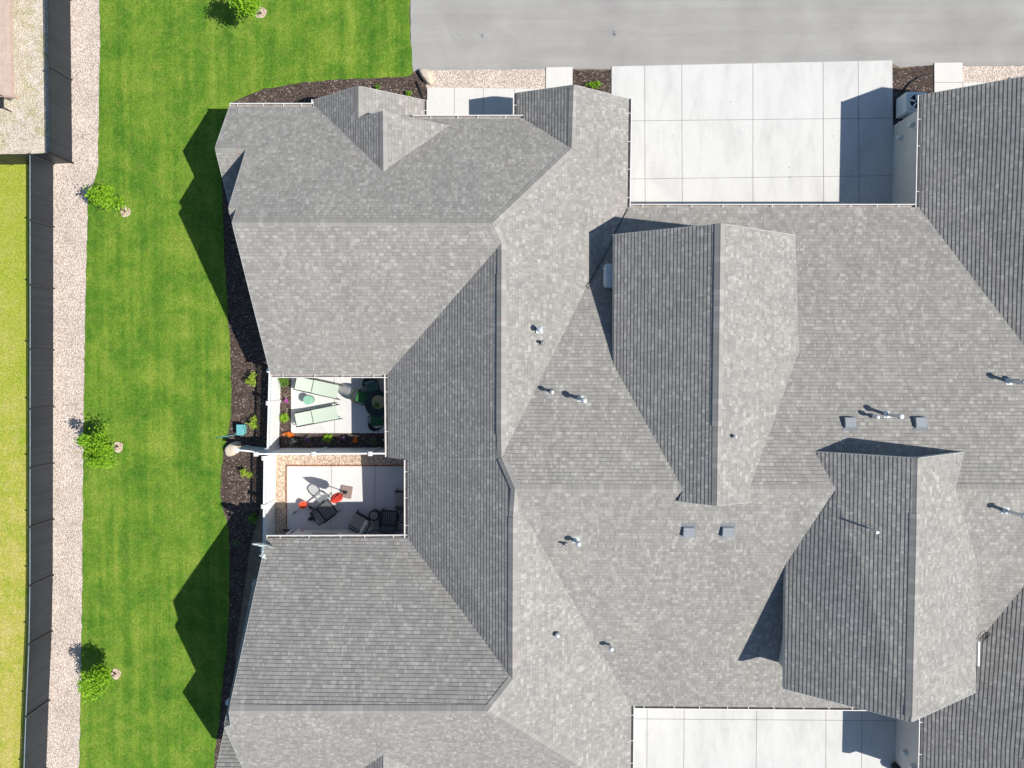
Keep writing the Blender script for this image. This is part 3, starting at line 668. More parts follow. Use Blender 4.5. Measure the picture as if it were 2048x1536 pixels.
gutter(hS, (cS[0]+.12, cS[1], cS[2]), (cR2[0]-.14, cR2[1], cR2[2]), (0,-1), 14, .95); fascia(hS, [(cS, cR2)])
# --- east units
zr1 = onp(1838,190,LZ); WR = (Z0-p_*cR[0], p_, 0)
XR = 17.6; zp = WR[0]+p_*XR; yR = zr1[1]; yH = 7.4
far = (vr2[0]+3, vr2[1], WR[0]+WR[1]*(vr2[0]+3)); hp_ = (20.0, yH-2.4, WR[0]+p_*20.0)
roofWR = roof_slope(hE, [(cR[0], yR, cR[2]), (XR, yR, zp), (XR, yH, zp), hp_, (far[0], hp_[1]-2, far[2]), far, vr2, cR], 'W', p_, seed=21)
roof_slope(hE, [(XR, yR, zp), (XR+3.3, yR, zp-3.3*p_), (XR+3.3, yH+3.3, zp-3.3*p_), (XR, yH, zp)], 'E', p_, seed=28)
roof_slope(hE, [(XR, yH, zp), (XR+3.0, yH+3.0, zp-3.0*p_), (XR+9, yH+3.0, zp-3.0*p_), (XR+9, hp_[1], hp_[2]), hp_], 'N', p_, seed=29)
ridge_cap(hE, (XR, yR, zp), (XR, yH, zp), WR, (0, -p_, 0)); ridge_cap(hE, (XR, yH, zp), hp_, WR, (0, 0, -p_))
rN2 = (XR, yR, zp)
gutter(hE, (cR[0], zr1[1], cR[2]), (cR[0], cR[1], cR[2]), (-1,0), 15, 1.15); fascia(hE, [((cR[0], zr1[1], Z0), rN2), ((cR[0], zr1[1], Z0), cR)])
WR2 = (cR2[2]-p_*cR2[0], p_, 0)
far2 = (v22[0]+3, v22[1], WR2[0]+WR2[1]*(v22[0]+3)); ySb = -16.65; zp2 = WR2[0]+p_*XR; hq = (20.0, -14.0+2.4, WR2[0]+p_*20.0)
roofWR2 = roof_slope(hF, [cR2, v22, far2, (far2[0], hq[1]+1.0, far2[2]), hq, (XR, -14.0, zp2), (XR, ySb, zp2), (cR2[0], ySb, cR2[2])], 'W', p_, seed=22)
roof_slope(hF, [(XR, ySb, zp2), (XR, -14.0, zp2), (XR+3.3, -17.3, zp2-3.3*p_), (XR+3.3, ySb, zp2-3.3*p_)], 'E', p_, seed=30)
ridge_cap(hF, (XR, ySb, zp2), (XR, -14.0, zp2), WR2, (0, -p_, 0)); ridge_cap(hF, (XR, -14.0, zp2), hq, WR2, (0, 0, p_))
fascia(hF, [((cR2[0], ySb, cR2[2]), (XR, ySb, zp2))])
gutter(hF, cR2, (cR2[0], ySb, cR2[2]), (-1,0), 16, 1.1); fascia(hF, [(cR2, (cR2[0], ySb, cR2[2]))])
# --- big cross gables
def big_gable(house, eW, eE, ridN, ridS, valW, valE, southW, southE, zE, zR, seed, vent=None, wall_side='N'):
    pW = None
    A = P(*ridN, zR); B = P(*ridS, zR)
    W0 = P(*eW, zE); E0 = P(*eE, zE)
    ax = (A[0]+B[0])/2; A = (ax, A[1], zR); B = (ax, B[1], zR)
    kW = (zR-zE)/(ax-W0[0]); kE = (zR-zE)/(E0[0]-ax)
    PWp = (zR-kW*ax, kW, 0); PEp = (zR+kE*ax, -kE, 0)
    return A, B, W0, E0, kW, kE, PWp, PEp
A, B, W0, E0, kW, kE, BW, BE = big_gable(hN, (1227,471), (1592,469), (1437,447), (1437,1011), None, None, None, None, 4.15, 6.18, 0)
def up(p, d): return (p[0], p[1], p[2]+d)
W1 = V(1226,728,NC); v1 = V(1364,983,NC,SC); s1 = up(V(1354,1001,SC), .10); s2 = up(V(1501,1003,SC), .10); v2_ = V(1499,975,NC,SC); E1 = V(1597,705,NC)
Wn = (W0[0], A[1], W1[2]); En = (E0[0], A[1], E1[2])
B = (A[0], (s1[1]+s2[1])/2, A[2])
roof_slope(hN, [Wn, A, B, s1, v1, W1], 'W', kW, seed=23)
roof_slope(hN, [A, En, E1, v2_, s2, B], 'E', kE, seed=24)
_k = (A[2]-E1[2])/(E1[0]-A[0]); BE = (A[2]+_k*A[0], -_k, 0)
ridge_cap(hN, A, (A[0],A[1]-.05,A[2]), BW, BE)
ve = V(1437,852,BW,BE); ve = (A[0], ve[1], A[2])
ridge_cap(hN, A, ve, BW, BE, w=.16, h=.04, vent=True, name='ridge_vent'); ridge_cap(hN, ve, B, BW, BE)
fascia(hN, [(Wn, A), (A, En), (Wn, W1), (En, E1), (s1, B), (B, s2)])
yN = A[1]-.3
walls(hN, [(W0[0]+.3, W1[1], W0[2]-.02, 2.5), (W0[0]+.3, yN, W0[2]+.3*kW-.1, 2.5), (A[0], yN, A[2]-.12, 2.5), (E0[0]-.3, yN, E0[2]+.3*kE-.1, 2.5), (E0[0]-.3, E1[1], E0[2], 2.5)], 'gable_wall')
walls(hN, [(s1[0]+.25, B[1]+.15, s1[2], 4.6), (A[0], B[1]+.15, B[2]-.12, 4.6), (s2[0]-.25, B[1]+.15, s2[2], 4.6)], 'gable_wall')
A2, B2, W02, E02, kW2, kE2, CW, CE = big_gable(hS, (1573,1200), (1953,1300), (1827,915), (1830,1444), None, None, None, None, 4.60, 6.70, 0)
nW = V(1628,903,NC); nE = V(1929,904,NC); vW = V(1670,984,NC,SC); eW1 = V(1571,1128,SC); vE = V(1911,975,NC,SC); eE1 = V(1953,1120,SC)
A2 = (A2[0], (nW[1]+nE[1])/2, A2[2])
W02 = (W02[0], W02[1], eW1[2]); E02 = (E02[0], E02[1], eE1[2])
roofBG2 = roof_slope(hS, [nW, A2, B2, (W02[0], B2[1], W02[2]), eW1, vW], 'W', kW2, seed=25)
roof_slope(hS, [A2, nE, vE, eE1, (E02[0], B2[1], E02[2]), B2], 'E', kE2, seed=26)
_k = (A2[2]-eW1[2])/(A2[0]-eW1[0]); CW = (A2[2]-_k*A2[0], _k, 0)
vm = P(1820,1027,A2[2]); vm = (A2[0], vm[1], A2[2])
ridge_cap(hS, A2, vm, CW, CE); ridge_cap(hS, vm, (B2[0], B2[1]+.15, B2[2]), CW, CE, w=.16, h=.04, vent=True, name='ridge_vent')
fascia(hS, [(nW, A2), (A2, nE), ((W02[0],B2[1],W02[2]), B2), (B2, (E02[0],B2[1],E02[2])), (eW1, (W02[0],B2[1],W02[2])), (eE1, (E02[0],B2[1],E02[2]))])
walls(hS, [(nW[0]+.3, A2[1]-.15, nW[2], 4.2), (A2[0], A2[1]-.15, A2[2]-.12, 4.2), (nE[0]-.3, A2[1]-.15, nE[2], 4.2)], 'gable_wall')
walls(hS, [(W02[0]+.3, eW1[1], W02[2]-.02, 2.3), (W02[0]+.3, B2[1]+.3, W02[2]+.1, 2.3), (A2[0], B2[1]+.3, A2[2]-.12, 2.3), (E02[0]-.3, B2[1]+.3, E02[2]+.1, 2.3), (E02[0]-.3, eE1[1], E02[2], 2.3)], 'gable_wall')
wg = MB(); a = V(1953,1288,CE); wg.box((E02[0]+.07, P(1953,1305,4.5)[1], E02[2]-.02), (.055, .85, .08)); wg.build('gutter', M['gutter'], hS, world=True)
# --- walls below the eaves
zt = Z0-.04
xw = Xw1+.35; x3 = Xw3+.35
walls(hN, [(x3, Ys+.4, zt), (x3, rT[1], rT[2]-.2), (x3, l1[3][1]+.35, zt), (xw, l1[3][1]+.35, zt), (xw, pk1[1], pk1[2]-.2), (xw, nw[1]-.35, zt), (PW[0]+.3, nw[1]-.35, zt), (PW[0]+.3, s1t[1]-.3, Z0), (s1t[0], s1t[1]-.3, s1t[2]-.2), (g1e[0]-.3, s1t[1]-.3, Z0), (g1e[0]-.3, nE0[1]-.5, Z0), (gWe[0]+.3, nE0[1]-.5, Z0), (gWe[0]+.3, gN[1]-.3, Z0), (gN[0], gN[1]-.3, gN[2]-.2), (gE[0]-.35, gN[1]-.3, zt), (cE[0]-.35, cE[1]-.4, zt), (P(1786,420)[0]+.02, cE[1]-.4, zt)])
walls(hN, [(jog1[0]+.35, jog0[1]+.25, 2.7), (jog0[0]+.35, jog0[1]+.25, 2.5), (cB[0]+.35, cB[1]+.4, zt), (x3, Ys+.4, zt)])
wx = P(1785,300)[0]; wx2 = P(1790,1480)[0]
yw = P(1785,252)[1]; wE = walls(hE, [(wx, cE[1]-.4, zt), (wx, yw, zt), (XR, yw, zp-.2), (XR+2.9, yw, zt), (XR+2.9, cE[1]-.4, zt)])
yw2 = P(1790,1527)[1]; wF = walls(hF, [(XR+2.9, yw2, zt), (XR, yw2, zp2-.2), (wx2, yw2, zt), (wx2, cS[1]+.4, zt)])
walls(hS, [(jog1S[0]+.35, jog1[1], 2.75), (cD[0]+.35, cD[1]-.35, 2.75), (XwD3+.35, cD[1]-.35, zt), (XwD3+.35, wD[1], wD[2]-.2), (XwD3+.35, 2*Ym-l1[3][1]-.3, zt), (pk1D[0]+.3, pk1D[1]+1.7, zt), (pk1D[0]+.3, pk1D[1], pk1D[2]-.2), (pk1D[0]+.3, seS[1]+.3, zt), (cS[0]-.35, seS[1]+.3, zt), (cS[0]-.35, cS[1]+.4, zt), (wx2, cS[1]+.4, zt)])
# --- patio door and windows on the wall facing the lower patio
wd = MB(); yy = cD[1]-.33
wd.box((cD[0]-1.1, yy, 1.05), (1.8, .06, 2.0)); fr_ = wd.build('patio_door', M['white'], hS, world=True)
MB().box((cD[0]-1.1, yy+.035, 1.05), (1.6, .02, 1.8)).build('door_glass', M['glass'], fr_, world=True)
wd = MB(); wd.box((cD[0]-3.6, yy, 1.4), (1.2, .06, 1.0)); fr_ = wd.build('window', M['white'], hS, world=True)
MB().box((cD[0]-3.6, yy+.035, 1.4), (1.05, .02, .85)).build('pane', M['glass'], fr_, world=True)
# --- roof vents and pipes
def pipe(parent, px, py, pl, h, r=0.05, cap=True, white=True, dz=0, lean=(0,0)):
    x, y, z = onp(px, py, pl); mb = MB()
    b = MB(); ny = -pl[2]; nx = -pl[1]; s = 0.11 if white else 0.085
    fl = MB(); vs = []
    for a_, b_ in ((-s,-s),(s,-s),(s,s),(-s,s)): vs.append((x+a_, y+b_, z+pl[1]*a_+pl[2]*b_+0.022))
    vs += [(q[0], q[1], q[2]-.02) for q in vs]
    fl.add(vs, [(0,1,2,3),(0,4,5,1),(1,5,6,2),(2,6,7,3),(3,7,4,0)])
    fl.lathe([(r*2.0, .0), (r*1.25, .12)], (x, y, z), 14)
    t = (x+lean[0]*h, y+lean[1]*h, z+h)
    mb.tube([(x, y, z-.05), t], r, 14, True)
    root = mb.build('vent_pipe', M['galv'] if white else M['pvc'], parent, world=True)
    fl.build('flashing', M['flash'] if white else M['dflash'], root, world=True) if parent.parent is None else None
    c = MB()
    if cap:
        c.lathe([(r*1.05, -.09), (r*1.75, -.085), (r*1.75, -.02), (r*1.25, .035), (0.0005, .05)], t, 16)
        c.build('rain_cap', M['galv'], root, world=True, smooth=False)
    else:
        c.lathe([(r*.72, .002), (r*.7, .003)], t, 14); c.build('pipe_opening', M['hole'], root, world=True)
    return root
for args in ((hN,1079,660,EB,.42,.06), (hN,1085,686,EB,.34,.045,False,False), (hN,1103,783,NC,.46,.045,True,False), (hN,1161,797,NC,.72,.06,True,True,0,(.10,-.05)),
             (hS,1131,1087,SC,.30,.045,False,False), (hS,1152,1080,SC,.50,.055,True,True,0,(.1,-.05)), (hS,1114,1267,EB2,.24,.05,True,False), (hS,1217,1279,EB2,.75,.055,True,True,0,(.02,-.1)),
             (hN,1743,832,NC,.42,.045,True,False), (hN,1773,829,NC,.82,.055,True,True,0,(.08,0)), (hN,2017,763,NC,.75,.055,True,True,0,(.05,0)), (hN,2036,764,NC,.5,.045,True,False),
             (hS,2010,1021,SC,.85,.055,True,True,0,(.08,0)), (hN,1466,872,BE,.26,.035,True,False), (hS,1733,1054,CW,.62,.034,False,True,0,(.1,-.05))):
    pipe(*args)
def box_vent(parent, px, py, pl):
    x, y, z = onp(px, py, pl); s = .19; sg = 1 if pl[2] > 0 else -1
    def q(a, b, up): return (x+a, y+b, z+pl[1]*a+pl[2]*b+up)
    fl = MB(); vs = [q(-s-.06,-s-.06,.02), q(s+.06,-s-.06,.02), q(s+.06,s+.06,.02), q(-s-.06,s+.06,.02)]; fl.add(vs, [(0,1,2,3)])
    b = MB(); lo = -sg*s; hi = sg*s
    top = [q(-s*.92,lo,.17), q(s*.92,lo,.17), q(s*.92,hi*.6,.12), q(-s*.92,hi*.6,.12)]
    bot = [q(-s,lo*1.05,.0), q(s,lo*1.05,.0), q(s,hi,.0), q(-s,hi,.0)]
    b.add(top+bot, [(0,1,2,3),(3,2,6,7),(0,3,7,4),(1,5,6,2),(0,4,5,1)])
    for k in (1,2): b.bar(q(-s*.9, lo*(1-k*.5), .171-.012*k), q(s*.9, lo*(1-k*.5), .171-.012*k), .012, .008)
    r = b.build('box_vent', M['boxvent'], parent, world=True); fl.build('flashing', M['dflash'], r, world=True)
for a in ((hS,1376,1061,SC), (hS,1454,1061,SC), (hN,1698,846,NC), (hN,1839,846,NC)): box_vent(*a)
# cable lying over the valley and loops
def cable(name, pts, r, mat, label, cat):
    mb = MB(); mb.tube(pts, r, 6); return tag(mb.build(name, mat, smooth=True), label, cat)
cb = [onp(1256,418,NC,.05), onp(1246,436,NC,.03), onp(1232,462,NC,.03), onp(1222,487,NC,.03), onp(1205,520,NC,.04), onp(1188,550,EB,.04), onp(1177,567,EB,.04), onp(1172,574,EB,.05), onp(1176,577,EB,.04), onp(1192,556,EB,.03)]
cable('roof_cable', cb, .011, M['gloss'], 'thin black cable lying along the roof valley beside the big dark gable', 'cable')
cb = [onp(1954,1292,WR2,.03), onp(1962,1283,SC,.05), onp(1972,1271,SC,.1), onp(1976,1265,SC,.12), onp(1972,1262,SC,.12), onp(1966,1264,SC,.1), onp(1955,1278,SC,.06)]
cable('roof_cable', cb, .014, M['gloss'], 'black cable loop at the valley of the lower right roof', 'cable')
# condenser bracketed under the west eave of the big gable
cx, cy, cz = P(1217,551,3.7)
ac = thing('wall_condenser', (cx+.14, cy, 3.12), 'small white condenser box poking out beneath the west eave of the upper big gable', 'condenser')
b = MB(); b.box((0,0,.35), (.5, .82, .6)); b.build('casing', M['dish'], ac, bevel=.02)
b = MB(); b.box((-.262,0,.35), (.02,.7,.5))
for k in range(7): b.box((-.275,0,.14+k*.07), (.01,.68,.012))
b.build('grille', M['gutter'], ac)
for s in (-.3,.3): b = MB(); b.bar((-.34,s,.02),(.2,s,.02),.05,.05); b.bar((-.32,s,.0),(-.32,s,.12),.05,.05); b.build('bracket', M['galv'], ac)

# ------------------------------------------------------------------ side yard of the upper right unit
cx, cy = ray(1826,208,.6)
hp = thing('heat_pump', (cx, cy, 0.03), 'pale heat pump unit with round fan standing in shade by the upper right wall', 'heat pump')
b = MB(); b.box((0,0,.42), (.8,.8,.8), .0); b.build('casing', M['dish'], hp, bevel=.06)
b = MB(); b.lathe([(.33,.83),(.33,.86),(.27,.86),(.27,.83)], (0,0,0), 28); b.build('fan_guard', M['dish'], hp)
b = MB(); b.lathe([(.27,.835),(.06,.836)], (0,0,0), 24)
b.build('fan_opening', M['hole'], hp)
b = MB()
for k in range(5):
    a = 2*PI*k/5; b.add([(0.05*math.cos(a),0.05*math.sin(a),.845),(.25*math.cos(a+.2),.25*math.sin(a+.2),.85),(.25*math.cos(a+.55),.25*math.sin(a+.55),.84),(.06*math.cos(a+.9),.06*math.sin(a+.9),.843)], [(0,1,2,3)])
b.build('fan_blades', M['galv'], hp)
b = MB(); x0, y0, _ = P(1805,215)
b.bar(P(1803,222,.5), P(1803,200,.5), .05,.05); b.bar(P(1803,222,.5), P(1820,212,.5), .1,.06); b.bar(P(1803,226,.05), P(1803,226,.5), .05); b.bar(P(1818,214,.05), P(1818,214,.5), .05)
tag(b.build('pipe_stand', M['dish']), 'low pale pipe stand beside the heat pump at the upper right wall', 'stand')
cable('drain_hose', [P(1862,148,.06),P(1850,150,.08),P(1838,155,.09),P(1820,167,.09),P(1808,182,.08),P(1796,195,.08),P(1789,208,.07),P(1787,222,.07),P(1792,232,.06)], .028, M['gloss'], 'long black corrugated hose curving across the mulch by the upper right driveway', 'hose')
cable('drain_hose', [P(833,163,.06),P(836,171,.07),P(840,180,.07),P(843,188,.06),P(849,200,.06)], .04, M['gloss'], 'short black downspout hose in the mulch beside the upper left boulder', 'hose')
def wall_lamp(px, py, z, x, house, label=None):
    _, y = ray(px, py, z)
    b = MB(); b.box((x-.04, y, z), (.06,.14,.2)); r = b.build('wall_lamp', M['dish'], house, world=True)
    b = MB(); b.lathe([(.05,-.12),(.09,-.05),(.06,.08),(.02,.1)], (x-.12,y,z), 12); b.build('lamp_shade', M['flash'], r, world=True)
wall_lamp(1813,250,1.5, wx, hE); wall_lamp(1800,275,.7, wx, hE)
b = MB(); b.tube([P(1797,243,.5), P(1806,250,.9), P(1813,250,1.35)], .014, 6); b.build('wall_conduit', M['flash'], hE, world=True)
wall_lamp(1806,1505,.9, wx2, hF); wall_lamp(1818,1533,1.5, wx2, hF)
b = MB(); b.lathe([(.10,0),(.17,.06),(.19,.28),(.17,.5),(.10,.62),(.0005,.66)], P(1789,1531,.05), 16)
tag(b.build('black_planter', M['gloss']), 'dark rounded pot by the garage wall at the bottom edge of the driveway', 'pot')

# ------------------------------------------------------------------ black chain link fences with privacy slats
def link_fence(label, base_px, h, nm='chain_link_fence', step=2.38):
    pts = [P(*q) for q in base_px]; root = thing(nm, pts[0], label, 'fence', 'black privacy fences along the property line')
    seg = []
    for a, b in zip(pts[:-1], pts[1:]):
        L = math.dist(a, b); n = max(1, round(L/step))
        for i in range(n):
            seg.append((tuple(a[k]+(b[k]-a[k])*i/n for k in range(3)), tuple(a[k]+(b[k]-a[k])*(i+1)/n for k in range(3))))
    for i, (a, b) in enumerate(seg):
        pn = MB(); d = Vector(b)-Vector(a); nn = Vector((-d.y, d.x, 0)).normalized()*.012
        A_, B_ = Vector(a), Vector(b)
        pn.add([tuple(A_-nn+Vector((0,0,.03))), tuple(B_-nn+Vector((0,0,.03))), tuple(B_-nn+Vector((0,0,h-.05))), tuple(A_-nn+Vector((0,0,h-.05))),
                tuple(A_+nn+Vector((0,0,.03))), tuple(B_+nn+Vector((0,0,.03))), tuple(B_+nn+Vector((0,0,h-.05))), tuple(A_+nn+Vector((0,0,h-.05)))],
               [(0,1,2,3),(7,6,5,4),(3,2,6,7),(0,4,5,1)])
        pn.build('slat_panel', M['slat'], root, world=True)
        po = MB(); po.tube([(a[0]+.03,a[1],0),(a[0]+.03,a[1],h+.04)], .04, 8); po.lathe([(.04,0),(.04,.03),(.0005,.05)], (a[0],a[1],h+.03), 8)
        po.build('post', M['blackmetal'], root, world=True)
        tr = MB(); tr.tube([(a[0],a[1],h),(b[0],b[1],h)], .018, 8); tr.build('top_rail', M['railgrey'] if 'long' in label else M['blackmetal'], root, world=True)
    return root
link_fence('upper run of black slatted fence between weedy lot and pink gravel', [(145,326),(143,160),(141,0),(137,-120)], 1.38)
link_fence('short slatted fence run across the corner to the left edge', [(145,326),(106,328),(-60,330)], 1.38, step=2.0)
link_fence('long lower run of black slatted fence beside the dry lawn', [(107,329),(107,700),(106,1150),(104,1262),(98,1400),(93,1536),(89,1650)], 1.38)

# ------------------------------------------------------------------ white vinyl fences
def vinyl(label, base_px, h, lattice=True, posts=None, nm='vinyl_fence', group=None, caps_w=.16):
    a, b = P(*base_px[0]), P(*base_px[1]); root = thing(nm, a, label, 'fence', group)
    A_, B_ = Vector(a), Vector(b); d = (B_-A_).normalized(); L = (B_-A_).length; up = Vector((0,0,1))
    lat = .3 if lattice else 0
    pn = MB(); pn.bar(A_+up*((h-lat)/2+.03), B_+up*((h-lat)/2+.03), .04, h-lat-.06); pn.build('panel', M['white'], root, world=True)
    rl = MB(); rl.bar(A_+up*.08, B_+up*.08, .05, .14); rl.bar(A_+up*(h-lat-.02), B_+up*(h-lat-.02), .055, .08)
    rl.bar(A_+up*h, B_+up*h, .06, .05)
    rl.build('rail', M['white'], root, world=True)
    if lattice:
        lt = MB(); n = int(L/.15); z0 = h-lat+.02; z1 = h-.02; dx = z1-z0
        for i in range(-2, n+1):
            for s in (1,-1):
                t0, t1 = (i*.15, i*.15+dx) if s > 0 else (i*.15+dx, i*.15)
                pa = (t0, z0); pb = (t1, z1)
                def cl(t): return min(L, max(0, t))
                if max(t0, t1) < 0 or min(t0, t1) > L: continue
                # clip to run
                def at(t): return z0+(z1-z0)*(t-t0)/(t1-t0)
                c0, c1 = cl(t0), cl(t1)
                off = Vector((-d.y, d.x, 0))*(.009*s)
                lt.bar(A_+d*c0+up*at(c0)+off, A_+d*c1+up*at(c1)+off, .012, .030, up=(-d.y, d.x, 0))
        lt.build('lattice', M['white'], root, world=True)
    for t in (posts or (0, .5, 1)):
        q = A_+d*(L*t); po = MB(); po.box((q.x, q.y, h/2+.02), (.12,.12,h+.04), math.atan2(d.y, d.x)); ob = po.build('post', M['white'], root, world=True)
        cp = MB(); cp.box((q.x, q.y, h+.07), (caps_w,caps_w,.06), math.atan2(d.y, d.x)); cp.box((q.x, q.y, h+.115), (caps_w*.9,caps_w*.9,.04), math.atan2(d.y, d.x), taper=.2)
        cp.build('post_cap', M['white'], ob, world=True)
    return root
vinyl('white lattice topped fence closing the west side of the upper patio', [(561,740),(557,896)], 1.22, posts=(0,.4,.98))
vinyl('white lattice topped fence closing the west side of the lower patio', [(551,908),(549,1082)], 1.22, posts=(0.0,.53,1))
vinyl('tall white fence dividing the upper patio from the lower patio', [(545,897),(792,896)], 1.72, False, posts=(0,.44,.87))
vinyl('low white fence stub between the boulder and the patio fences', [(497,893),(540,897)], 1.15, False, posts=(0,))

# ------------------------------------------------------------------ plants
def leaves(mb, c, rad, n, size, rnd, upb=0.5, clump=0):
    cl = []
    if clump:
        for _ in range(clump):
            u = Vector((rnd.gauss(0,1), rnd.gauss(0,1), rnd.gauss(0,1))).normalized()*rnd.uniform(.25,.85)
            cl.append((Vector((u.x*rad[0], u.y*rad[1], u.z*rad[2])), rnd.uniform(.25,.5)))
    for _ in range(n):
        if cl:
            cc, cr = rnd.choice(cl); u = Vector((rnd.gauss(0,.5), rnd.gauss(0,.5), rnd.gauss(0,.5)))
            p = cc+Vector((u.x*rad[0]*cr, u.y*rad[1]*cr, u.z*rad[2]*cr))
        else:
            u = Vector((rnd.gauss(0,1), rnd.gauss(0,1), rnd.gauss(0,1))).normalized()*(rnd.random()**.4)
            p = Vector((u.x*rad[0], u.y*rad[1], u.z*rad[2]))
        p = p+Vector(c)
        nrm = Vector((rnd.gauss(0,1), rnd.gauss(0,1), rnd.gauss(0,1)+upb*2)).normalized()
        t = nrm.orthogonal().normalized(); t.rotate(Matrix.Rotation(rnd.uniform(0,6.3),3,nrm)); b = nrm.cross(t)
        s = size*rnd.uniform(.6,1.3)
        mb.add([tuple(p-t*s), tuple(p-b*s*.5+nrm*s*.12), tuple(p+t*s), tuple(p+b*s*.5+nrm*s*.12)], [(0,1,2),(0,2,3)])
def tree(base_px, crown_px, cz, rad, n, label, seed, mat='leafy', name='young_tree'):
    rnd = random.Random(seed); b = P(*base_px); cx, cy = ray(*crown_px, cz); c = Vector((cx-b[0], cy-b[1], cz))
    t = thing(name, (b[0], b[1], .03), label, 'tree', 'young staked trees in the lawn')
    pad = MB(); k = 14
    pad.add([(math.cos(2*PI*i/k)*rnd.uniform(.19,.27), math.sin(2*PI*i/k)*rnd.uniform(.19,.27), .012) for i in range(k)], [tuple(range(k))])
    pad.build('bare_soil_ring', M['tan'], t)
    tr = MB(); mid = c*0.55+Vector((.03,.02,0)); tr.tube([(0,0,-.05), tuple(c*.3), tuple(mid), tuple(c*.95)], .035, 8, r2=.012)
    for i in range(9):
        a = rnd.uniform(0,6.28); st = c*rnd.uniform(.5,.85); q = st+Vector((math.cos(a)*rad[0]*.7, math.sin(a)*rad[1]*.7, rad[2]*rnd.uniform(.1,.7)))
        tr.tube([tuple(st), tuple((st+q)/2+Vector((0,0,.04))), tuple(q)], .012, 5, r2=.004)
    tr.build('trunk', M['bark'], t, smooth=True)
    cr = MB(); leaves(cr, c, tuple(q*1.06 for q in rad), int(n*1.15), .055, rnd, .6, clump=17)
    cr.build('crown', M[mat], t)
    return t
tree((523,27),(490,3),1.9,(.62,.55,.75),2200,'young tree cut off by the top edge, above the lawn', 11)
tree((252,424),(208,398),1.45,(.58,.52,.7),2300,'round young tree in the upper lawn near the fence corner', 12)
tree((237,893),(197,898),1.5,(.66,.72,.8),2700,'young tree halfway down the lawn, level with the patio fence', 13)
tree((233,1347),(191,1366),1.5,(.62,.74,.8),2700,'young tree lowest in the lawn, near the bottom left', 14)
def shrub(px, py, rad, n, mat, label, seed, size=.035, stems=9, name='shrub', group=None, spiky=False, cat='shrub', flowers=None, z0=.03):
    rnd = random.Random(seed); x, y, _ = P(px, py); t = thing(name, (x, y, z0), label, cat, group)
    st = MB()
    for i in range(stems):
        a = rnd.uniform(0,6.28); r = rnd.uniform(.3,.9)
        st.tube([(0,0,0), (math.cos(a)*rad[0]*r*.5, math.sin(a)*rad[1]*r*.5, rad[2]*.8), (math.cos(a)*rad[0]*r, math.sin(a)*rad[1]*r, rad[2]*1.5)], .006, 4, r2=.003)
    st.build('stems', M['bark'] if mat != 'dead' else M['dead'], t)
    lf = MB()
    if spiky:
        for i in range(n):
            a = rnd.uniform(0,6.28); L = rad[0]*rnd.uniform(.6,1.1); w = .016; u = Vector((math.cos(a), math.sin(a), 0)); v = Vector((-u.y, u.x, 0)); e = rnd.uniform(.3,1.2)
            p0 = Vector((0,0,.02)); p1 = u*L*.5+Vector((0,0,rad[2]*e)); p2 = u*L+Vector((0,0,rad[2]*e*.7))
            lf.add([tuple(p0-v*w), tuple(p0+v*w), tuple(p1+v*w), tuple(p1-v*w), tuple(p2)], [(0,1,2,3),(3,2,4)])
    else:
        leaves(lf, (0,0,rad[2]), rad, n, size, rnd, .5, clump=10)
    lf.build('foliage', M[mat], t)
    if flowers:
        fm, k, fs = flowers; fl = MB()
        for i in range(k):
            a = rnd.uniform(0,6.28); r = rnd.uniform(0,.9); c = Vector((math.cos(a)*rad[0]*r, math.sin(a)*rad[1]*r, rad[2]*rnd.uniform(1.5,2.2)))
            for j in range(6):
                b = 2*PI*j/6; d = Vector((math.cos(b), math.sin(b), .25))*fs; e = Vector((math.cos(b+.8), math.sin(b+.8), .3))*fs
                fl.add([tuple(c), tuple(c+d), tuple(c+(d+e)*.62), tuple(c+e)], [(0,1,2,3)])
        fl.build('flowers', M[fm], t)
    return t
GW_ = 'shrubs in the mulch beside the patio fences'
shrub(508,757,(.24,.30,.28),380,'leafl','lime shrub in the mulch, topmost beside the upper patio fence',21,group=GW_)
shrub(510,845,(.28,.28,.28),380,'leafl','lime shrub in the mulch right of the teal bin',22,group=GW_)
shrub(499,946,(.28,.22,.28),360,'leafl','lime shrub in the mulch below the pale boulder',23,group=GW_)
shrub(512,1034,(.26,.22,.25),320,'leafd','greener shrub in the mulch beside the lower patio fence, half in shade',24,group=GW_)
shrub(474,1084,(.22,.24,.12),260,'leafg','grey green low shrub in the shaded mulch beside the dish',25,size=.02)
shrub(472,1149,(.2,.1,.08),60,'leafg','small dark plant in the shaded mulch below the grey shrub',251,size=.02)
shrub(1188,172,(.36,.16,.16),300,'leafy','bright low shrub in the small mulch bed left of the upper driveway',26,size=.04)
shrub(758,178,(.2,.14,.14),150,'leafd','small green plant in the mulch just north of the little front gable, left one',27)
shrub(818,190,(.22,.14,.14),170,'leafy','small bright plant in the mulch north of the little front gable, right one',28)
shrub(568,764,(.42,.30,.20),800,'leafd','rounded green shrub at the upper left corner of the upper patio',29,size=.03)
shrub(576,801,(.14,.12,.10),80,'leafd','magenta flowering plant beside the upper lounger gap',30,flowers=('magenta',11,.045),cat='flower')
shrub(571,835,(.26,.26,.16),60,'leafy','spiky green plant at the left edge of the upper patio',31,spiky=True,cat='plant')
shrub(580,868,(.24,.12,.08),80,'leafd','orange flowers at the lower left corner of the upper patio',32,flowers=('fl_orange',13,.055),cat='flower')
shrub(590,882,(.14,.12,.08),90,'leafg','white flowers in the shaded mulch strip',33,flowers=('fl_white',9,.03),cat='flower')
shrub(619,878,(.12,.12,.08),90,'leafd','purple flowers in the shaded strip, left of the long spiky plant',34,flowers=('fl_purple',12,.035),cat='flower')
shrub(657,876,(.26,.26,.16),44,'leafy','long leaved spiky plant in the middle of the shaded strip',35,spiky=True,cat='plant')
